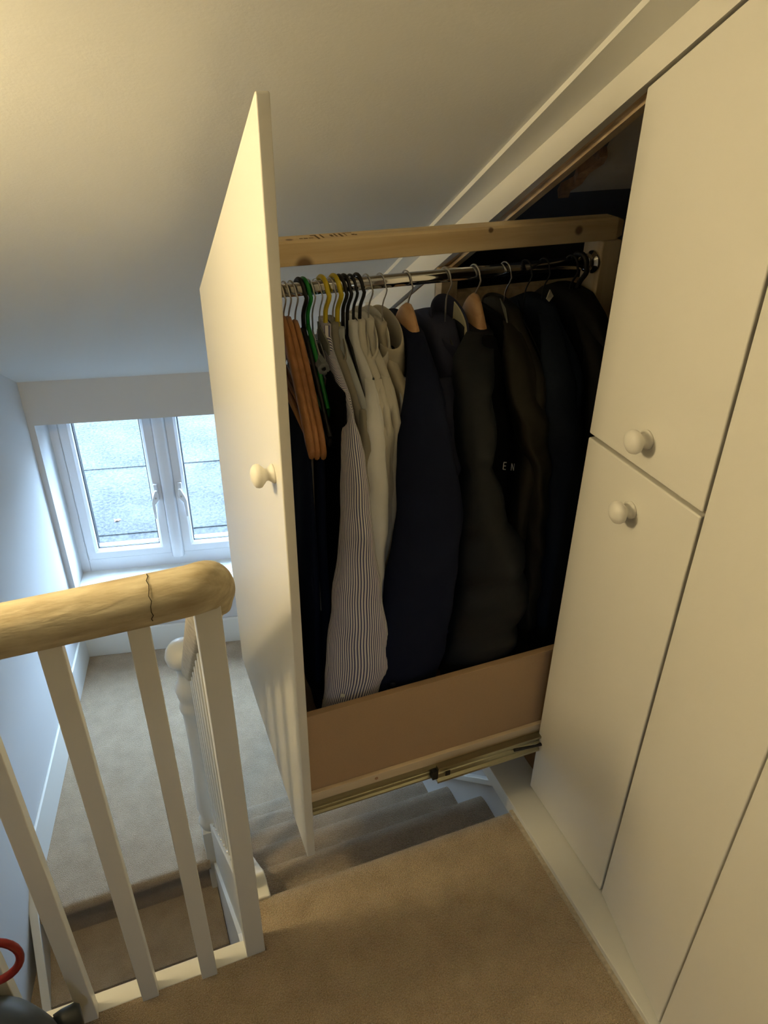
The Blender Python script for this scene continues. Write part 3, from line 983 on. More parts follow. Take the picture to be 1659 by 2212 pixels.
def hanger(kind, x, label, hook_mat, body_mat, zneck=1.165, half=0.205, drop=0.12, rad=None, barred=False):
    h = thing('coat_hanger', label, 'hanger', (x, RY, zneck), GH)
    rad = rad or {'wood': 0.0017, 'plastic': 0.0033, 'wire': 0.0013, 'metal': 0.0016, 'thick': 0.0055}[kind]
    obj('hook', tube(hook_pts(x, rad, zneck, kink=0.004), rad, 8), hook_mat, h, smooth=True)
    b = bmesh.new()
    if kind == 'wood':
        n = 24
        th = 0.0085 if not barred else 0.0074
        rings = []
        for i in range(n+1):
            u = -1+2*i/n
            y = RY+half*u
            zc = zneck - (0.020 if barred else 0.034) - drop*(abs(u)**(1.6 if not barred else 1.35))
            hh = 0.030*(1-0.45*abs(u))+0.016*max(0, 1-(u/0.35)**2) if not barred else 0.022*(1-0.15*abs(u))
            t_ = th*1.5*(1-0.2*abs(u)) if not barred else th
            if i in (0, n):
                hh *= 0.8; t_ *= 0.8
            ring = []
            for k in range(12):
                a = 2*PI*k/12
                ring.append(b.verts.new((skew(x, y)+t_*math.copysign(abs(math.cos(a))**0.7, math.cos(a)), y, zc+hh*math.copysign(abs(math.sin(a))**0.8, math.sin(a)))))
            rings.append(ring)
        for i in range(n):
            for k in range(12):
                b.faces.new((rings[i][k], rings[i][(k+1) % 12], rings[i+1][(k+1) % 12], rings[i+1][k]))
        b.faces.new(rings[0][::-1]); b.faces.new(rings[-1])
        obj('shoulder_bar', b, body_mat, h, smooth=True)
        if barred:
            zb = zneck-0.016-drop*0.9
            obj('trouser_bar', tube([(skew(x, RY-half*0.92), RY-half*0.92, zb), (skew(x, RY+half*0.92), RY+half*0.92, zb)], 0.006, 10), body_mat, h, smooth=True)
    else:
        r_ = {'plastic': 0.0042, 'wire': 0.0013, 'metal': 0.002, 'thick': 0.009}[kind]
        pts_ = []
        for i in range(13):
            u = -1+2*i/12
            y = RY+half*u
            pts_.append((skew(x, y), y, zneck-0.036-drop*abs(u)**1.1))
        loop = pts_ + [(skew(x, RY+half*0.97), RY+half*0.97, zneck-drop-0.054)] + [(skew(x, RY-half*0.97), RY-half*0.97, zneck-drop-0.054)] + [pts_[0]]
        tube(loop, r_, 8, b, cap=False)
        obj('frame', b, body_mat, h, smooth=True)
    return h


hanger('wood', 0.3335, 'brown wooden hanger nearest the white front panel', M['steel'], M['hwoodred'], 1.170, 0.220, 0.150, barred=True)
hanger('wood', 0.3435, 'second brown wooden hanger from the white front panel', M['steel'], M['hwoodred'], 1.168, 0.218, 0.152, barred=True)
hanger('wood', 0.3560, 'third brown wooden hanger from the panel, beside the black one', M['steel'], M['hwoodred'], 1.160, 0.214, 0.148, barred=True)
hanger('plastic', 0.3715, 'black plastic hanger between brown wood and green plastic', M['blackpl'], M['blackpl'], 1.180, 0.205, 0.13, rad=0.0040)
hanger('plastic', 0.3800, 'bright green plastic hanger', M['greenpl'], M['greenpl'], 1.185, 0.155, 0.105, rad=0.0040)
ch = hanger('metal', 0.3890, 'steel trouser hanger with grey foam clamp end', M['steel'], M['steel'], 1.17, 0.10, 0.055)
obj('foam_clamp', lathe([(0.0045, 0.012), (0.0045, 0), (0.012, 0), (0.012, 0.17), (0.0045, 0.17)], (0.3780, 1.250, 1.098), (0.06, 1, 0), 6), M['greypl'], ch)
ww = hanger('wire', 0.4030, 'thin steel wire hanger with grey paper collar beside the yellow one', M['steel'], M['steel'], 1.150, 0.18, 0.11)
obj('paper_collar', prism([(0.401, 1.36, 1.150), (0.403, 1.30, 1.125), (0.404, 1.30, 1.080), (0.403, 1.36, 1.070)], (0.003, 0, 0)), M['label'], ww)
hanger('plastic', 0.4145, 'yellow plastic hanger holding the blue striped shirt', M['yellowpl'], M['yellowpl'], 1.150, 0.18, 0.11, rad=0.0046)
hanger('metal', 0.4290, 'steel hanger holding the grey shirt', M['steel'], M['steel'], 1.150, 0.18, 0.11)
hanger('plastic', 0.4380, 'yellow plastic hanger left of the black pair', M['yellowpl'], M['yellowpl'], 1.150, 0.20, 0.125, rad=0.0046)
hanger('plastic', 0.4490, 'black plastic hanger, left one of a close pair', M['blackpl'], M['blackpl'], 1.155, 0.20, 0.12, rad=0.0036)
hanger('plastic', 0.4580, 'black plastic hanger, right one of a close pair', M['blackpl'], M['blackpl'], 1.155, 0.20, 0.12, rad=0.0036)
hanger('plastic', 0.4700, 'black plastic hanger holding the first white shirt', M['blackpl'], M['blackpl'], 1.150, 0.18, 0.11, rad=0.0028)
hanger('plastic', 0.4830, 'black plastic hanger holding the second white shirt', M['blackpl'], M['blackpl'], 1.150, 0.18, 0.11, rad=0.0034)
hanger('metal', 0.5010, 'steel hook hanger with black neck holding the third white shirt', M['steel'], M['blackpl'], 1.145, 0.19, 0.11)
hanger('wire', 0.5290, 'twisted wire hanger holding the beige shirt', M['steel'], M['steel'], 1.150, 0.18, 0.11)
hanger('wood', 0.582, 'amber wooden hanger inside the navy suit jacket', M['steel'], M['hwood'], 1.160, 0.185, 0.17)
hanger('metal', 0.664, 'steel hanger with black neck inside the slate coat', M['steel'], M['blackpl'], 1.150, 0.19, 0.10)
hanger('wood', 0.727, 'amber wooden hanger inside the black quilted jacket', M['steel'], M['hwood'], 1.166, 0.135, 0.14)
hanger('metal', 0.796, 'bright steel hanger with grey card inside the olive jacket', M['chrome'], M['steel'], 1.150, 0.19, 0.10)
hanger('metal', 0.843, 'dark hanger inside the black hooded top', M['blackpl'], M['blackpl'], 1.150, 0.19, 0.10)
tgh = hanger('metal', 0.885, 'dark hanger with a small white tag', M['blackpl'], M['blackpl'], 1.150, 0.19, 0.10)
obj('paper_tag', prism([(0.880, 1.318, 1.178), (0.866, 1.306, 1.164), (0.872, 1.304, 1.158), (0.890, 1.318, 1.164)], (0.001, -0.001, 0)), M['whitetag'], tgh)
hanger('plastic', 0.951, 'thin black hanger left of the thick black one', M['blackpl'], M['blackpl'], 1.150, 0.19, 0.10, rad=0.0026)
hanger('thick', 0.970, 'thick black plastic hanger next to the chrome rail socket', M['blackpl'], M['blackpl'], 1.150, 0.21, 0.085)

# ------------------------------------------------------------------ garments
rnd = random.Random(3)


def wr(y, z, k, seed):
    """soft vertical folds"""
    return (math.sin(y*38+seed)*0.6 + math.sin(y*71+seed*2.1+z*4)*0.4) * k


def uvset(bm, fn):
    l = bm.loops.layers.uv.new('UVMap')
    for f in bm.faces:
        for lp_ in f.loops:
            lp_[l].uv = fn(lp_.vert)


def body(parent, x, material, tab, z0, z1, xs=0.0, seed=0.0, wrk=0.004, name='body', quilt=0.0, ns=40, nz=34, sk=SK):
    """hanging cloth: tab rows (z, near half width, far half width, half thickness, x shift)"""
    bm = bmesh.new()
    rings = []
    for i in range(nz+1):
        z = z0+(z1-z0)*i/nz
        _, wn_, wf, th, dx = lerp_table(tab, z)
        g = 1.0
        if quilt:
            g = 1+0.22*(abs(math.sin(PI*(z-z1)/quilt))**0.6-0.6)
        ring = []
        for k in range(ns):
            a = 2*PI*k/ns
            cu, su = math.cos(a), math.sin(a)
            w = wn_ if cu < 0 else wf
            y = RY + w*math.copysign(abs(cu)**0.75, cu)
            depth = min(1.0, max(0.0, (z0-z)/0.25))
            xx = x + dx + sk*(y-RY) + th*g*math.copysign(abs(su)**0.6, su) + wr(y, z, wrk*depth, seed)
            ring.append(bm.verts.new((xx, y, z)))
        rings.append(ring)
    for i in range(nz):
        for k in range(ns):
            bm.faces.new((rings[i][k], rings[i][(k+1) % ns], rings[i+1][(k+1) % ns], rings[i+1][k]))
    bm.faces.new(rings[0]); bm.faces.new(rings[-1][::-1])
    uvset(bm, lambda v: (v.co.y+v.co.x*0.3, v.co.z))
    return obj(name, bm, material, parent, smooth=True)


SHIRT = [(1.115, 0.020, 0.042, 0.009, 0), (1.100, 0.056, 0.085, 0.011, 0), (1.082, 0.118, 0.132, 0.012, 0), (1.056, 0.180, 0.185, 0.012, 0),
         (1.020, 0.205, 0.210, 0.013, 0), (0.95, 0.200, 0.215, 0.016, 0), (0.70, 0.195, 0.21, 0.020, 0), (0.30, 0.19, 0.21, 0.022, 0)]
JACKET = [(1.155, 0.050, 0.050, 0.018, 0), (1.125, 0.085, 0.110, 0.020, 0), (1.10, 0.130, 0.165, 0.022, 0), (1.075, 0.175, 0.200, 0.024, 0),
          (1.04, 0.205, 0.215, 0.028, 0), (0.95, 0.210, 0.22, 0.030, 0), (0.70, 0.20, 0.22, 0.032, 0), (0.30, 0.20, 0.22, 0.034, 0)]


def sleeve(parent, material, tab, seed=0.0, ns=32, nz=44, wrk=0.003, quilt=0.0, name='sleeve', hem=None):
    """arm of a garment: tab rows (z, x left, x right, y centre, y half depth)"""
    z0, z1 = tab[0][0], tab[-1][0]
    bm = bmesh.new()
    rings = []
    per = []
    for i in range(nz+1):
        z = z0+(z1-z0)*i/nz
        _, xl, xr, yc, yd = lerp_table(tab, z)
        cx_, w = (xl+xr)/2, (xr-xl)/2
        g = 0.0
        if quilt:
            g = (abs(math.sin(PI*(z-z1)/quilt))**0.5-0.75)*0.013
        ring = []
        for k in range(ns):
            a = 2*PI*k/ns
            ca, sa = math.cos(a), math.sin(a)
            cr = 1 + (0.05*math.sin(3*a+seed+z*5) + 0.04*math.sin(5*a+z*17+seed))*wrk/0.003
            xx = cx_ + (w+g)*math.copysign(abs(ca)**0.85, ca)*(1+(cr-1)*0.3)
            yy = yc + (yd+g*0.7)*math.copysign(abs(sa)**0.85, sa)*cr + 0.0025*math.sin(z*60+seed+a)*(wrk/0.003)
            ring.append(bm.verts.new((xx, yy, z)))
        rings.append(ring)
        per.append(2*PI*math.sqrt((w*w+yd*yd)/2))
    idx = {}
    for i, rg in enumerate(rings):
        for k, v in enumerate(rg):
            idx[v] = (i, k)
    for i in range(nz):
        for k in range(ns):
            bm.faces.new((rings[i][k], rings[i][(k+1) % ns], rings[i+1][(k+1) % ns], rings[i+1][k]))
    bm.faces.new(rings[0]); bm.faces.new(rings[-1][::-1])
    pm = max(per)
    l = bm.loops.layers.uv.new('UVMap')
    for f in bm.faces:
        ks = [idx[lp_.vert][1] for lp_ in f.loops]
        wrap = max(ks)-min(ks) > ns/2
        for lp_ in f.loops:
            i, k = idx[lp_.vert]
            kk = k + (ns if (wrap and k < ns/2) else 0)
            # stripes run down the sleeve; measured from the side facing the stairs
            frac = (kk/ns) - 0.75
            lp_[l].uv = (frac*per[i], lp_.vert.co.z)
    return obj(name, bm, material, parent, smooth=True)


def collar(parent, x, material, zb=1.105, zt=1.160, rx=0.020, ry=0.060, flap=0.050, spread=1.25, point=0.030, open_deg=55, face=-1, yc=RY,
           inner=None, tilt=0.025, ytilt=0.028, name='collar', n=40, thick=0.002, span=None):
    """folded collar: stand, roll and falling leaf, open towards face*X"""
    bm = bmesh.new()
    cols = []
    for i in range(n+1):
        th = math.radians(open_deg/2 + (360-open_deg)*i/n if span is None else span[0]+(span[1]-span[0])*i/n)   # from the opening
        back = (1-math.cos(th))/2                                  # 0 front .. 1 back
        cxx, sy = math.cos(th)*face, math.sin(th)
        top = zt - tilt*(1-back) - ytilt*(1-sy)/2
        base = min(zb - 0.012*(1-back) - ytilt*(1-sy)/2, top-0.02)
        low = top - flap - point*(1-back)**2
        col = []
        for (m_, zz) in ((1.02, base), (0.98, (base+top)/2), (1.0, top-0.004), (1.06, top), (1.12, top-0.004), (spread*0.96, (top+low)/2), (spread, low)):
            yv = yc+ry*m_*sy
            col.append(bm.verts.new((x+SK*(yv-RY)+rx*m_*cxx - 0.004*face*(1-back), yv, zz)))
        cols.append(col)
    for i in range(n):
        for j in range(6):
            bm.faces.new((cols[i][j], cols[i+1][j], cols[i+1][j+1], cols[i][j+1]))
    uvset(bm, lambda v: (v.co.z*0.9+v.co.y*0.35, v.co.y))
    o = obj(name, bm, material, parent, smooth=True)
    sd = o.modifiers.new('thickness', 'SOLIDIFY'); sd.thickness = thick; sd.offset = 0
    sb_ = o.modifiers.new('sub', 'SUBSURF'); sb_.levels = 1; sb_.render_levels = 1
    return o


def garment(name, label, cat, x, group=None, z=1.1):
    return thing(name, label, cat, (x, RY, z), group)


GS = 'shirts on the chrome rail'
GJ = 'jackets and coats on the chrome rail'
GT = 'trousers on the chrome rail'


def trousers(x, material, label, ztop_, zbot, y0, y1, th=0.012, seed=0.0):
    g = thing('trousers', label, 'trousers', (x, RY, ztop_), GT)
    bm = bmesh.new()
    rings = []
    nz = 26
    for i in range(nz+1):
        t = i/nz
        z = ztop_+(zbot-ztop_)*t
        rr_ = th*min(1.0, 0.35+t*6)
        ring = []
        for k in range(28):
            a = 2*PI*k/28
            yy = (y0+y1)/2 + (y1-y0)/2*math.copysign(abs(math.cos(a))**0.6, math.cos(a))
            ring.append(bm.verts.new((skew(x, yy)+rr_*math.copysign(abs(math.sin(a))**0.7, math.sin(a))+0.003*math.sin(yy*50+z*9+seed), yy, z)))
        rings.append(ring)
    for i in range(nz):
        for k in range(28):
            bm.faces.new((rings[i][k], rings[i][(k+1) % 28], rings[i+1][(k+1) % 28], rings[i+1][k]))
    bm.faces.new(rings[0]); bm.faces.new(rings[-1][::-1])
    obj('legs', bm, material, g, smooth=True)
    return g


trousers(0.3340, M['navydark'], 'dark navy trousers folded over the first brown wooden hanger', 1.022, 0.36, 1.150, 1.50, 0.013, 0.3)
trousers(0.3440, M['greyshirt'], 'grey trousers showing as a thin strip between two navy pairs', 1.020, 0.62, 1.165, 1.50, 0.005, 1.3)
trousers(0.3565, M['navydark'], 'dark navy trousers folded over the third brown wooden hanger', 1.012, 0.34, 1.145, 1.50, 0.013, 2.3)
trousers(0.3960, M['black'], 'black trousers hanging from the grey foam clamp', 1.092, 0.36, 1.140, 1.46, 0.011, 4.0)

# ---- shirts
g = garment('shirt', 'blue and white striped shirt, its long sleeve hanging into the drawer', 'shirt', 0.4145, GS)
body(g, 0.4145, M['stripe'], SHIRT, 1.15, 0.42, seed=0.4)
sleeve(g, M['stripe'], [(1.072, 0.397, 0.405, 1.205, 0.012), (1.045, 0.388, 0.397, 1.150, 0.013), (1.027, 0.373, 0.400, 1.130, 0.020), (0.98, 0.366, 0.408, 1.120, 0.026), (0.83, 0.360, 0.421, 1.116, 0.028), (0.68, 0.339, 0.440, 1.113, 0.028),
                        (0.54, 0.320, 0.456, 1.111, 0.026), (0.48, 0.315, 0.458, 1.109, 0.025), (0.40, 0.305, 0.430, 1.106, 0.020), (0.36, 0.303, 0.416, 1.105, 0.018)], 0.2)
collar(g, 0.4210, M['stripe'], 1.070, 1.140, 0.022, 0.070, 0.060, 1.16, 0.03, ytilt=0.04)
obj('cuff_button', lathe([(0.0045, 0), (0.005, 0.001), (0.003, 0.002), (0, 0.0015)], (0.345, 1.084, 0.455), (-0.2, -1, 0), 12), M['button'], g)

g = garment('shirt', 'grey shirt, thin edge just right of the striped shirt', 'shirt', 0.4290, GS)
body(g, 0.4300, M['greyshirt'], SHIRT, 1.15, 0.45, seed=1.4, wrk=0.002)
collar(g, 0.4320, M['greyshirt'], 1.085, 1.142, 0.012, 0.062, 0.05, 1.15, 0.02)
sleeve(g, M['greyshirt'], [(1.05, 0.412, 0.424, 1.155, 0.010), (0.98, 0.405, 0.428, 1.142, 0.015), (0.75, 0.400, 0.430, 1.150, 0.014), (0.46, 0.395, 0.43, 1.150, 0.014)], 2.0)

g = garment('shirt', 'pale blue-grey shirt on the second yellow hanger', 'shirt', 0.4400, GS)
body(g, 0.4410, M['paleblue'], SHIRT, 1.14, 0.45, seed=2.2, wrk=0.002)
collar(g, 0.4460, M['paleblue'], 1.060, 1.110, 0.016, 0.080, 0.05, 1.15, 0.03)

g = garment('shirt', 'first white shirt, collar curling beside the black hangers', 'shirt', 0.4700, GS)
body(g, 0.4680, M['white1'], SHIRT, 1.15, 0.42, seed=3.1, wrk=0.003)
sleeve(g, M['white1'], [(1.078, 0.448, 0.466, 1.225, 0.012), (1.053, 0.432, 0.454, 1.175, 0.014), (1.03, 0.412, 0.452, 1.155, 0.020), (0.98, 0.408, 0.458, 1.150, 0.024), (0.85, 0.406, 0.466, 1.150, 0.024), (0.66, 0.405, 0.458, 1.150, 0.022), (0.45, 0.41, 0.44, 1.15, 0.018)], 1.0)
collar(g, 0.4700, M['cream'], 1.075, 1.160, 0.022, 0.068, 0.058, 1.14, 0.035, ytilt=0.052, tilt=0.035)

g = garment('shirt', 'second white shirt, left of the one with a black hanger neck', 'shirt', 0.4830, GS)
body(g, 0.4830, M['cream'], SHIRT, 1.15, 0.42, seed=4.1, wrk=0.002)
sleeve(g, M['cream'], [(1.078, 0.460, 0.478, 1.225, 0.012), (1.048, 0.448, 0.468, 1.178, 0.012), (1.0, 0.446, 0.482, 1.165, 0.016), (0.85, 0.455, 0.490, 1.170, 0.016), (0.45, 0.45, 0.48, 1.175, 0.016)], 3.0)
collar(g, 0.4870, M['cream'], 1.080, 1.168, 0.022, 0.068, 0.058, 1.14, 0.035, ytilt=0.050, tilt=0.035)

g = garment('shirt', 'third white shirt on the steel hook with a black neck', 'shirt', 0.5010, GS)
body(g, 0.5010, M['cream'], SHIRT, 1.15, 0.42, seed=5.1, wrk=0.002)
sleeve(g, M['cream'], [(1.078, 0.480, 0.496, 1.225, 0.012), (1.048, 0.468, 0.486, 1.180, 0.012), (0.99, 0.470, 0.500, 1.175, 0.016), (0.92, 0.472, 0.506, 1.178, 0.016), (0.76, 0.474, 0.504, 1.182, 0.016), (0.5, 0.466, 0.490, 1.185, 0.014)], 5.0)
collar(g, 0.5090, M['cream'], 1.080, 1.166, 0.024, 0.072, 0.062, 1.14, 0.035, ytilt=0.050, tilt=0.035)

g = garment('shirt', 'beige shirt with a large stiff collar next to the amber wooden hanger', 'shirt', 0.5290, GS)
body(g, 0.5270, M['beige'], SHIRT, 1.14, 0.45, seed=6.1, wrk=0.002)
collar(g, 0.5330, M['beige'], 1.080, 1.158, 0.025, 0.080, 0.060, 1.25, 0.045, ytilt=0.03)
sleeve(g, M['white1'], [(1.070, 0.512, 0.530, 1.225, 0.012), (1.05, 0.504, 0.522, 1.187, 0.012), (0.98, 0.500, 0.534, 1.180, 0.016), (0.75, 0.500, 0.53, 1.19, 0.016), (0.5, 0.49, 0.52, 1.19, 0.014)], 6.0)

# ---- jackets and coats
g = garment('jacket', 'navy suit jacket on the amber wooden hanger, long sleeve towards the stairs', 'jacket', 0.582, GJ)
body(g, 0.580, M['navy'], JACKET, 1.13, 0.36, seed=0.8, wrk=0.004)
sl = sleeve(g, M['navy'], [(1.125, 0.560, 0.582, 1.285, 0.020), (1.110, 0.540, 0.578, 1.235, 0.026), (1.085, 0.516, 0.572, 1.185, 0.028), (1.055, 0.496, 0.568, 1.150, 0.032), (0.97, 0.477, 0.582, 1.130, 0.036), (0.83, 0.476, 0.612, 1.125, 0.038), (0.68, 0.452, 0.607, 1.120, 0.036),
                           (0.50, 0.430, 0.588, 1.116, 0.033), (0.40, 0.422, 0.566, 1.112, 0.030), (0.345, 0.420, 0.556, 1.110, 0.026)], 0.9)
cbn = bmesh.new()
for i in range(3):
    lathe([(0.006, 0), (0.0065, 0.002), (0.003, 0.003), (0, 0.0025)], (0.455-0.006*i, 1.080+0.0015*i, 0.452-0.016*i), (-0.3, -1, 0), 12, cbn)
obj('cuff_buttons', cbn, M['darkbutton'], sl)
lp1 = [(0.560, 1.285, 1.125), (0.552, 1.235, 1.095), (0.548, 1.225, 1.03), (0.552, 1.27, 0.95), (0.560, 1.30, 1.02)]
obj('lapel', prism(lp1, (0.005, 0, 0)), M['navy'], g, bevel=0.002)
collar(g, 0.5840, M['navy'], 1.060, 1.118, 0.030, 0.092, 0.045, 1.2, 0.05, open_deg=80, name='collar')

g = garment('coat', 'slate wool coat with a cream lined stand collar', 'coat', 0.664, GJ)
body(g, 0.660, M['slate'], [(1.125, 0.010, 0.100, 0.026, 0), (1.105, 0.030, 0.160, 0.030, 0), (1.075, 0.070, 0.195, 0.032, 0.0), (1.045, 0.120, 0.21, 0.034, 0), (1.01, 0.18, 0.22, 0.036, 0), (0.95, 0.20, 0.225, 0.036, 0), (0.7, 0.20, 0.22, 0.036, 0), (0.3, 0.2, 0.22, 0.036, 0)], 1.125, 0.34, seed=1.8, wrk=0.004)
collar(g, 0.672, M['slate'], 1.055, 1.172, 0.030, 0.070, 0.080, 1.16, 0.06, open_deg=50, thick=0.004, ytilt=0.055, tilt=0.03)
collar(g, 0.672, M['lining'], 1.045, 1.170, 0.0265, 0.0655, 0.003, 1.02, 0.01, name='lining', thick=0.002, ytilt=0.055, tilt=0.03, span=(150, 330))
sleeve(g, M['slate'], [(1.055, 0.596, 0.645, 1.225, 0.020), (1.035, 0.575, 0.638, 1.185, 0.022), (1.0, 0.580, 0.640, 1.160, 0.028), (0.80, 0.585, 0.655, 1.165, 0.030), (0.40, 0.58, 0.65, 1.165, 0.028)], 1.7)

g = garment('jacket', 'black quilted jacket on an amber wooden hanger, puffed sleeve', 'jacket', 0.727, GJ)
body(g, 0.722, M['puffer'], [(1.12, 0.06, 0.06, 0.026, 0), (1.10, 0.10, 0.11, 0.030, 0), (1.06, 0.14, 0.17, 0.030, 0), (1.0, 0.15, 0.215, 0.030, 0), (0.7, 0.15, 0.22, 0.032, 0), (0.3, 0.15, 0.22, 0.034, 0)], 1.12, 0.34, seed=2.8, quilt=0.12)
sleeve(g, M['puffer'], [(1.118, 0.690, 0.735, 1.29, 0.020), (1.112, 0.650, 0.705, 1.24, 0.026), (1.10, 0.615, 0.680, 1.19, 0.034), (1.07, 0.596, 0.668, 1.155, 0.038), (1.02, 0.590, 0.668, 1.140, 0.040), (0.92, 0.600, 0.672, 1.135, 0.044), (0.82, 0.606, 0.702, 1.132, 0.048), (0.70, 0.610, 0.762, 1.128, 0.050),
                        (0.58, 0.608, 0.788, 1.125, 0.048), (0.46, 0.594, 0.768, 1.120, 0.042), (0.37, 0.585, 0.700, 1.115, 0.032)], 2.9, quilt=0.135)
collar(g, 0.715, M['puffer'], 1.03, 1.105, 0.045, 0.11, 0.030, 1.12, 0.02, open_deg=60, thick=0.012)

g = garment('jacket', 'olive-black waxed jacket with a grey card at its neck', 'jacket', 0.796, GJ)
body(g, 0.796, M['olive'], JACKET, 1.15, 0.34, seed=3.8, wrk=0.006)
sleeve(g, M['olive'], [(1.130, 0.765, 0.792, 1.295, 0.016), (1.110, 0.742, 0.782, 1.24, 0.020), (1.085, 0.716, 0.772, 1.19, 0.022), (1.03, 0.709, 0.775, 1.16, 0.024), (0.97, 0.732, 0.802, 1.155, 0.026), (0.85, 0.778, 0.826, 1.160, 0.026), (0.60, 0.800, 0.845, 1.165, 0.026), (0.34, 0.80, 0.845, 1.165, 0.024)], 3.3, wrk=0.006)
collar(g, 0.792, M['olive'], 1.08, 1.158, 0.028, 0.080, 0.060, 1.3, 0.08, open_deg=70, thick=0.004)
obj('neck_card', prism([(0.770, 1.300, 1.155), (0.776, 1.335, 1.165), (0.786, 1.325, 1.130), (0.780, 1.290, 1.105), (0.770, 1.285, 1.125)], (0.002, 0.0, 0)), M['label'], g)

g = garment('hooded_top', 'black hooded top with small pale lettering on its side', 'hoodie', 0.745, GJ)
sleeve(g, M['black'], [(1.125, 0.690, 0.715, 1.235, 0.014), (1.05, 0.682, 0.735, 1.215, 0.026), (0.90, 0.690, 0.775, 1.212, 0.018), (0.80, 0.70, 0.79, 1.212, 0.018), (0.40, 0.72, 0.80, 1.212, 0.018)], 4.4, wrk=0.001, name='sleeve')
body(g, 0.762, M['black'], [(1.14, 0.05, 0.06, 0.010, 0), (1.08, 0.13, 0.14, 0.012, 0), (1.0, 0.15, 0.20, 0.014, 0), (0.3, 0.15, 0.20, 0.014, 0)], 1.14, 0.36, seed=4.8, wrk=0.002)


def letter_strokes(ch):
    if ch == 'E':
        return [((0, 0), (0, 1)), ((0, 0), (0.62, 0)), ((0, 0.5), (0.55, 0.5)), ((0, 1), (0.62, 1))]
    return [((0, 0), (0, 1)), ((0, 1), (0.62, 0)), ((0.62, 0), (0.62, 1))]


lt = bmesh.new()
ax_ = Vector((0.90, -0.30, -0.10)).normalized(); up_ = Vector((0.02, 0, 1)); nn = ax_.cross(Vector((0, 0, 1))).normalized()
for ch_, o_ in (('E', Vector((0.7350, 1.1880, 0.858))), ('N', Vector((0.7510, 1.1830, 0.855)))):
    for (a, b_) in letter_strokes(ch_):
        p0 = o_+ax_*a[0]*0.009+up_*a[1]*0.016
        p1 = o_+ax_*b_[0]*0.009+up_*b_[1]*0.016
        tube([p0, p1], 0.0010, 5, lt)
obj('lettering', lt, M['print'], g)

g = garment('jacket', 'navy fleece jacket left of the big black jacket', 'jacket', 0.885, GJ)
body(g, 0.880, M['navyfleece'], JACKET, 1.15, 0.34, seed=5.8, wrk=0.005)
sleeve(g, M['navyfleece'], [(1.135, 0.850, 0.880, 1.295, 0.016), (1.115, 0.825, 0.868, 1.24, 0.020), (1.09, 0.800, 0.855, 1.195, 0.024), (1.03, 0.785, 0.862, 1.165, 0.028), (0.95, 0.800, 0.885, 1.160, 0.030), (0.85, 0.825, 0.915, 1.160, 0.032), (0.62, 0.848, 0.938, 1.160, 0.032), (0.38, 0.845, 0.915, 1.160, 0.028)], 5.3)
collar(g, 0.875, M['navyfleece'], 1.08, 1.155, 0.026, 0.07, 0.055, 1.2, 0.03)

g = garment('jacket', 'big black jacket on the thick hanger at the far rail end', 'jacket', 0.962, GJ)
body(g, 0.962, M['blackjkt'], [(1.165, 0.06, 0.06, 0.026, 0), (1.14, 0.115, 0.12, 0.030, 0), (1.10, 0.17, 0.18, 0.034, 0), (1.04, 0.205, 0.215, 0.038, 0), (0.9, 0.205, 0.22, 0.040, 0), (0.3, 0.20, 0.22, 0.042, 0)], 1.165, 0.34, seed=6.8, wrk=0.009)
sleeve(g, M['blackjkt'], [(1.140, 0.935, 0.965, 1.295, 0.018), (1.115, 0.915, 0.960, 1.24, 0.024), (1.085, 0.900, 0.965, 1.195, 0.028), (1.0, 0.895, 0.985, 1.160, 0.032), (0.8, 0.91, 1.0, 1.155, 0.034), (0.4, 0.91, 0.99, 1.155, 0.030)], 6.3, wrk=0.006)
collar(g, 0.958, M['blackjkt'], 1.09, 1.150, 0.034, 0.08, 0.05, 1.3, 0.03, thick=0.004)

# ------------------------------------------------------------------ vacuum cleaner in the corner
vc = thing('vacuum_cleaner', 'dark grey vacuum cleaner with a red hose loop by the balustrade foot', 'vacuum cleaner', (-0.36, 0.70, 0.0))
vb = [(0.0, 0.245), (0.05, 0.242), (0.092, 0.226), (0.122, 0.19), (0.135, 0.14), (0.133, 0.08), (0.118, 0.03), (0.10, 0.0)]
obj('body', lathe(vb, (-0.395, 0.755, 0.0), (0, 0, 1), 36), M['vac'], vc, smooth=True)
nz_ = tube([(-0.345, 0.825, 0.095), (-0.285, 0.838, 0.088), (-0.284, 0.838, 0.088), (-0.272, 0.842, 0.088), (-0.250, 0.846, 0.087), (-0.243, 0.847, 0.087)], [0.019, 0.019, 0.023, 0.0235, 0.0235, 0.018], 20)
obj('hose_socket', nz_, M['vac'], vc, smooth=True)
hp = []
for k in range(17):
    a = math.radians(-100+210*k/16)
    hp.append((-0.325+0.046*math.cos(a), 0.80, 0.395+0.052*math.sin(a)))
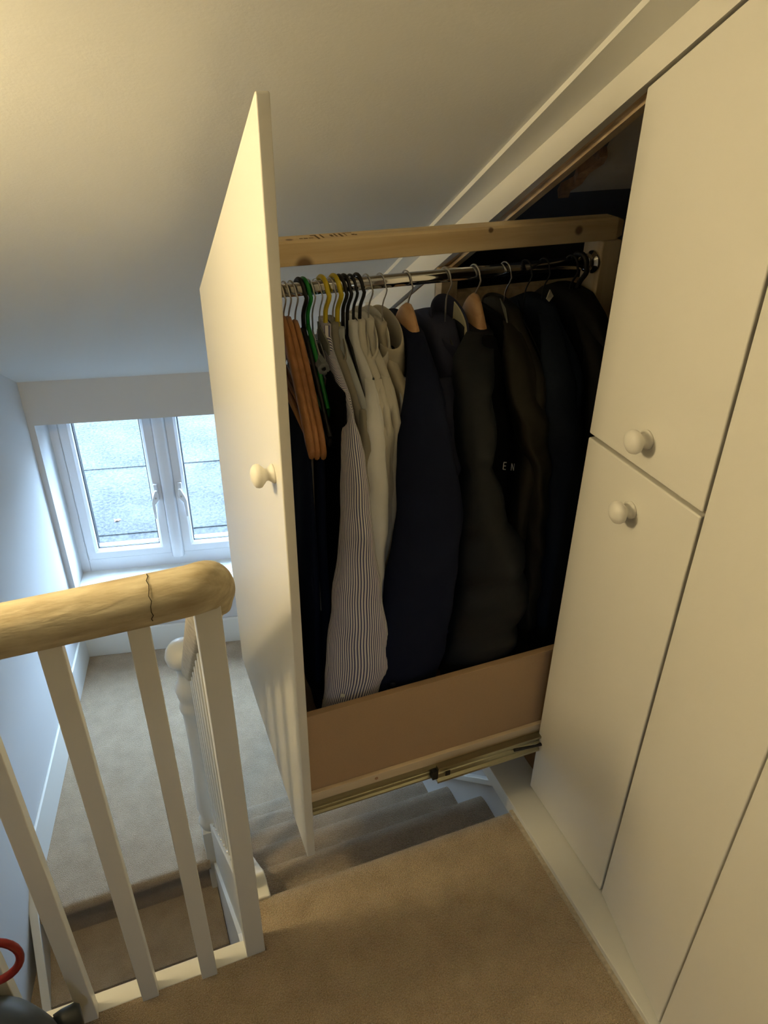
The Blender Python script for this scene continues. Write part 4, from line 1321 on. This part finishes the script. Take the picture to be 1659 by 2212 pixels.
hp = [(-0.40, 0.78, 0.30)]+hp+[(-0.40, 0.79, 0.46)]
obj('hose', tube(hp, 0.0065, 12), M['red'], vc, smooth=True)

# ------------------------------------------------------------------ the lamp of the upper landing (above the frame)
LX, LY, LZ = -0.62, 1.02, 1.56
lamp = thing('ceiling_lamp', 'small ceiling lamp with a warm glass globe above the balustrade', 'lamp', (LX, LY, LZ))
zc = ceil_z(LX, LY)
obj('rose', lathe([(0.045, 0), (0.045, 0.012), (0.02, 0.03), (0, 0.03)], (LX, LY, zc+0.005), (0, 0, -1), 24), M['trim'], lamp, smooth=True)
obj('flex', tube([(LX, LY, zc-0.02), (LX, LY, LZ+0.12)], 0.003, 8), M['trim'], lamp)
obj('holder', lathe([(0.018, 0), (0.018, 0.04), (0.014, 0.045)], (LX, LY, LZ+0.125), (0, 0, -1), 20), M['trim'], lamp, smooth=True)
bulb = obj('globe', lathe([(0.020, 0.088), (0.045, 0.078), (0.076, 0.048), (0.090, 0.0), (0.078, -0.046), (0.045, -0.078), (0, -0.090)], (LX, LY, LZ), (0, 0, 1), 24),
           emit_mat('warm_bulb', (1.0, 0.78, 0.41), LAMP_STRENGTH), lamp, smooth=True)

# daylight enters through the window: portal only guides sampling
pd_ = bpy.data.lights.new('window_portal', 'AREA'); pd_.shape = 'RECTANGLE'; pd_.size = 1.0; pd_.size_y = 0.95
pd_.cycles.is_portal = True
po = bpy.data.objects.new('window_portal', pd_); COL.objects.link(po)
po.location = B(0.515, 0.30, -0.29)
po.rotation_euler = (-N).to_track_quat('-Z', 'Y').to_euler()
p2 = bpy.data.lights.new('window_portal', 'AREA'); p2.shape = 'RECTANGLE'; p2.size = RW[1]-RW[0]+0.02; p2.size_y = RW[3]-RW[2]+0.02
p2.cycles.is_portal = True
po2 = bpy.data.objects.new('window_portal', p2); COL.objects.link(po2)  # sampling guide for the added fill window
po2.location = ((RW[0]+RW[1])/2, -2.38, (RW[2]+RW[3])/2)
po2.rotation_euler = Vector((0, 1, 0)).to_track_quat('-Z', 'Y').to_euler()
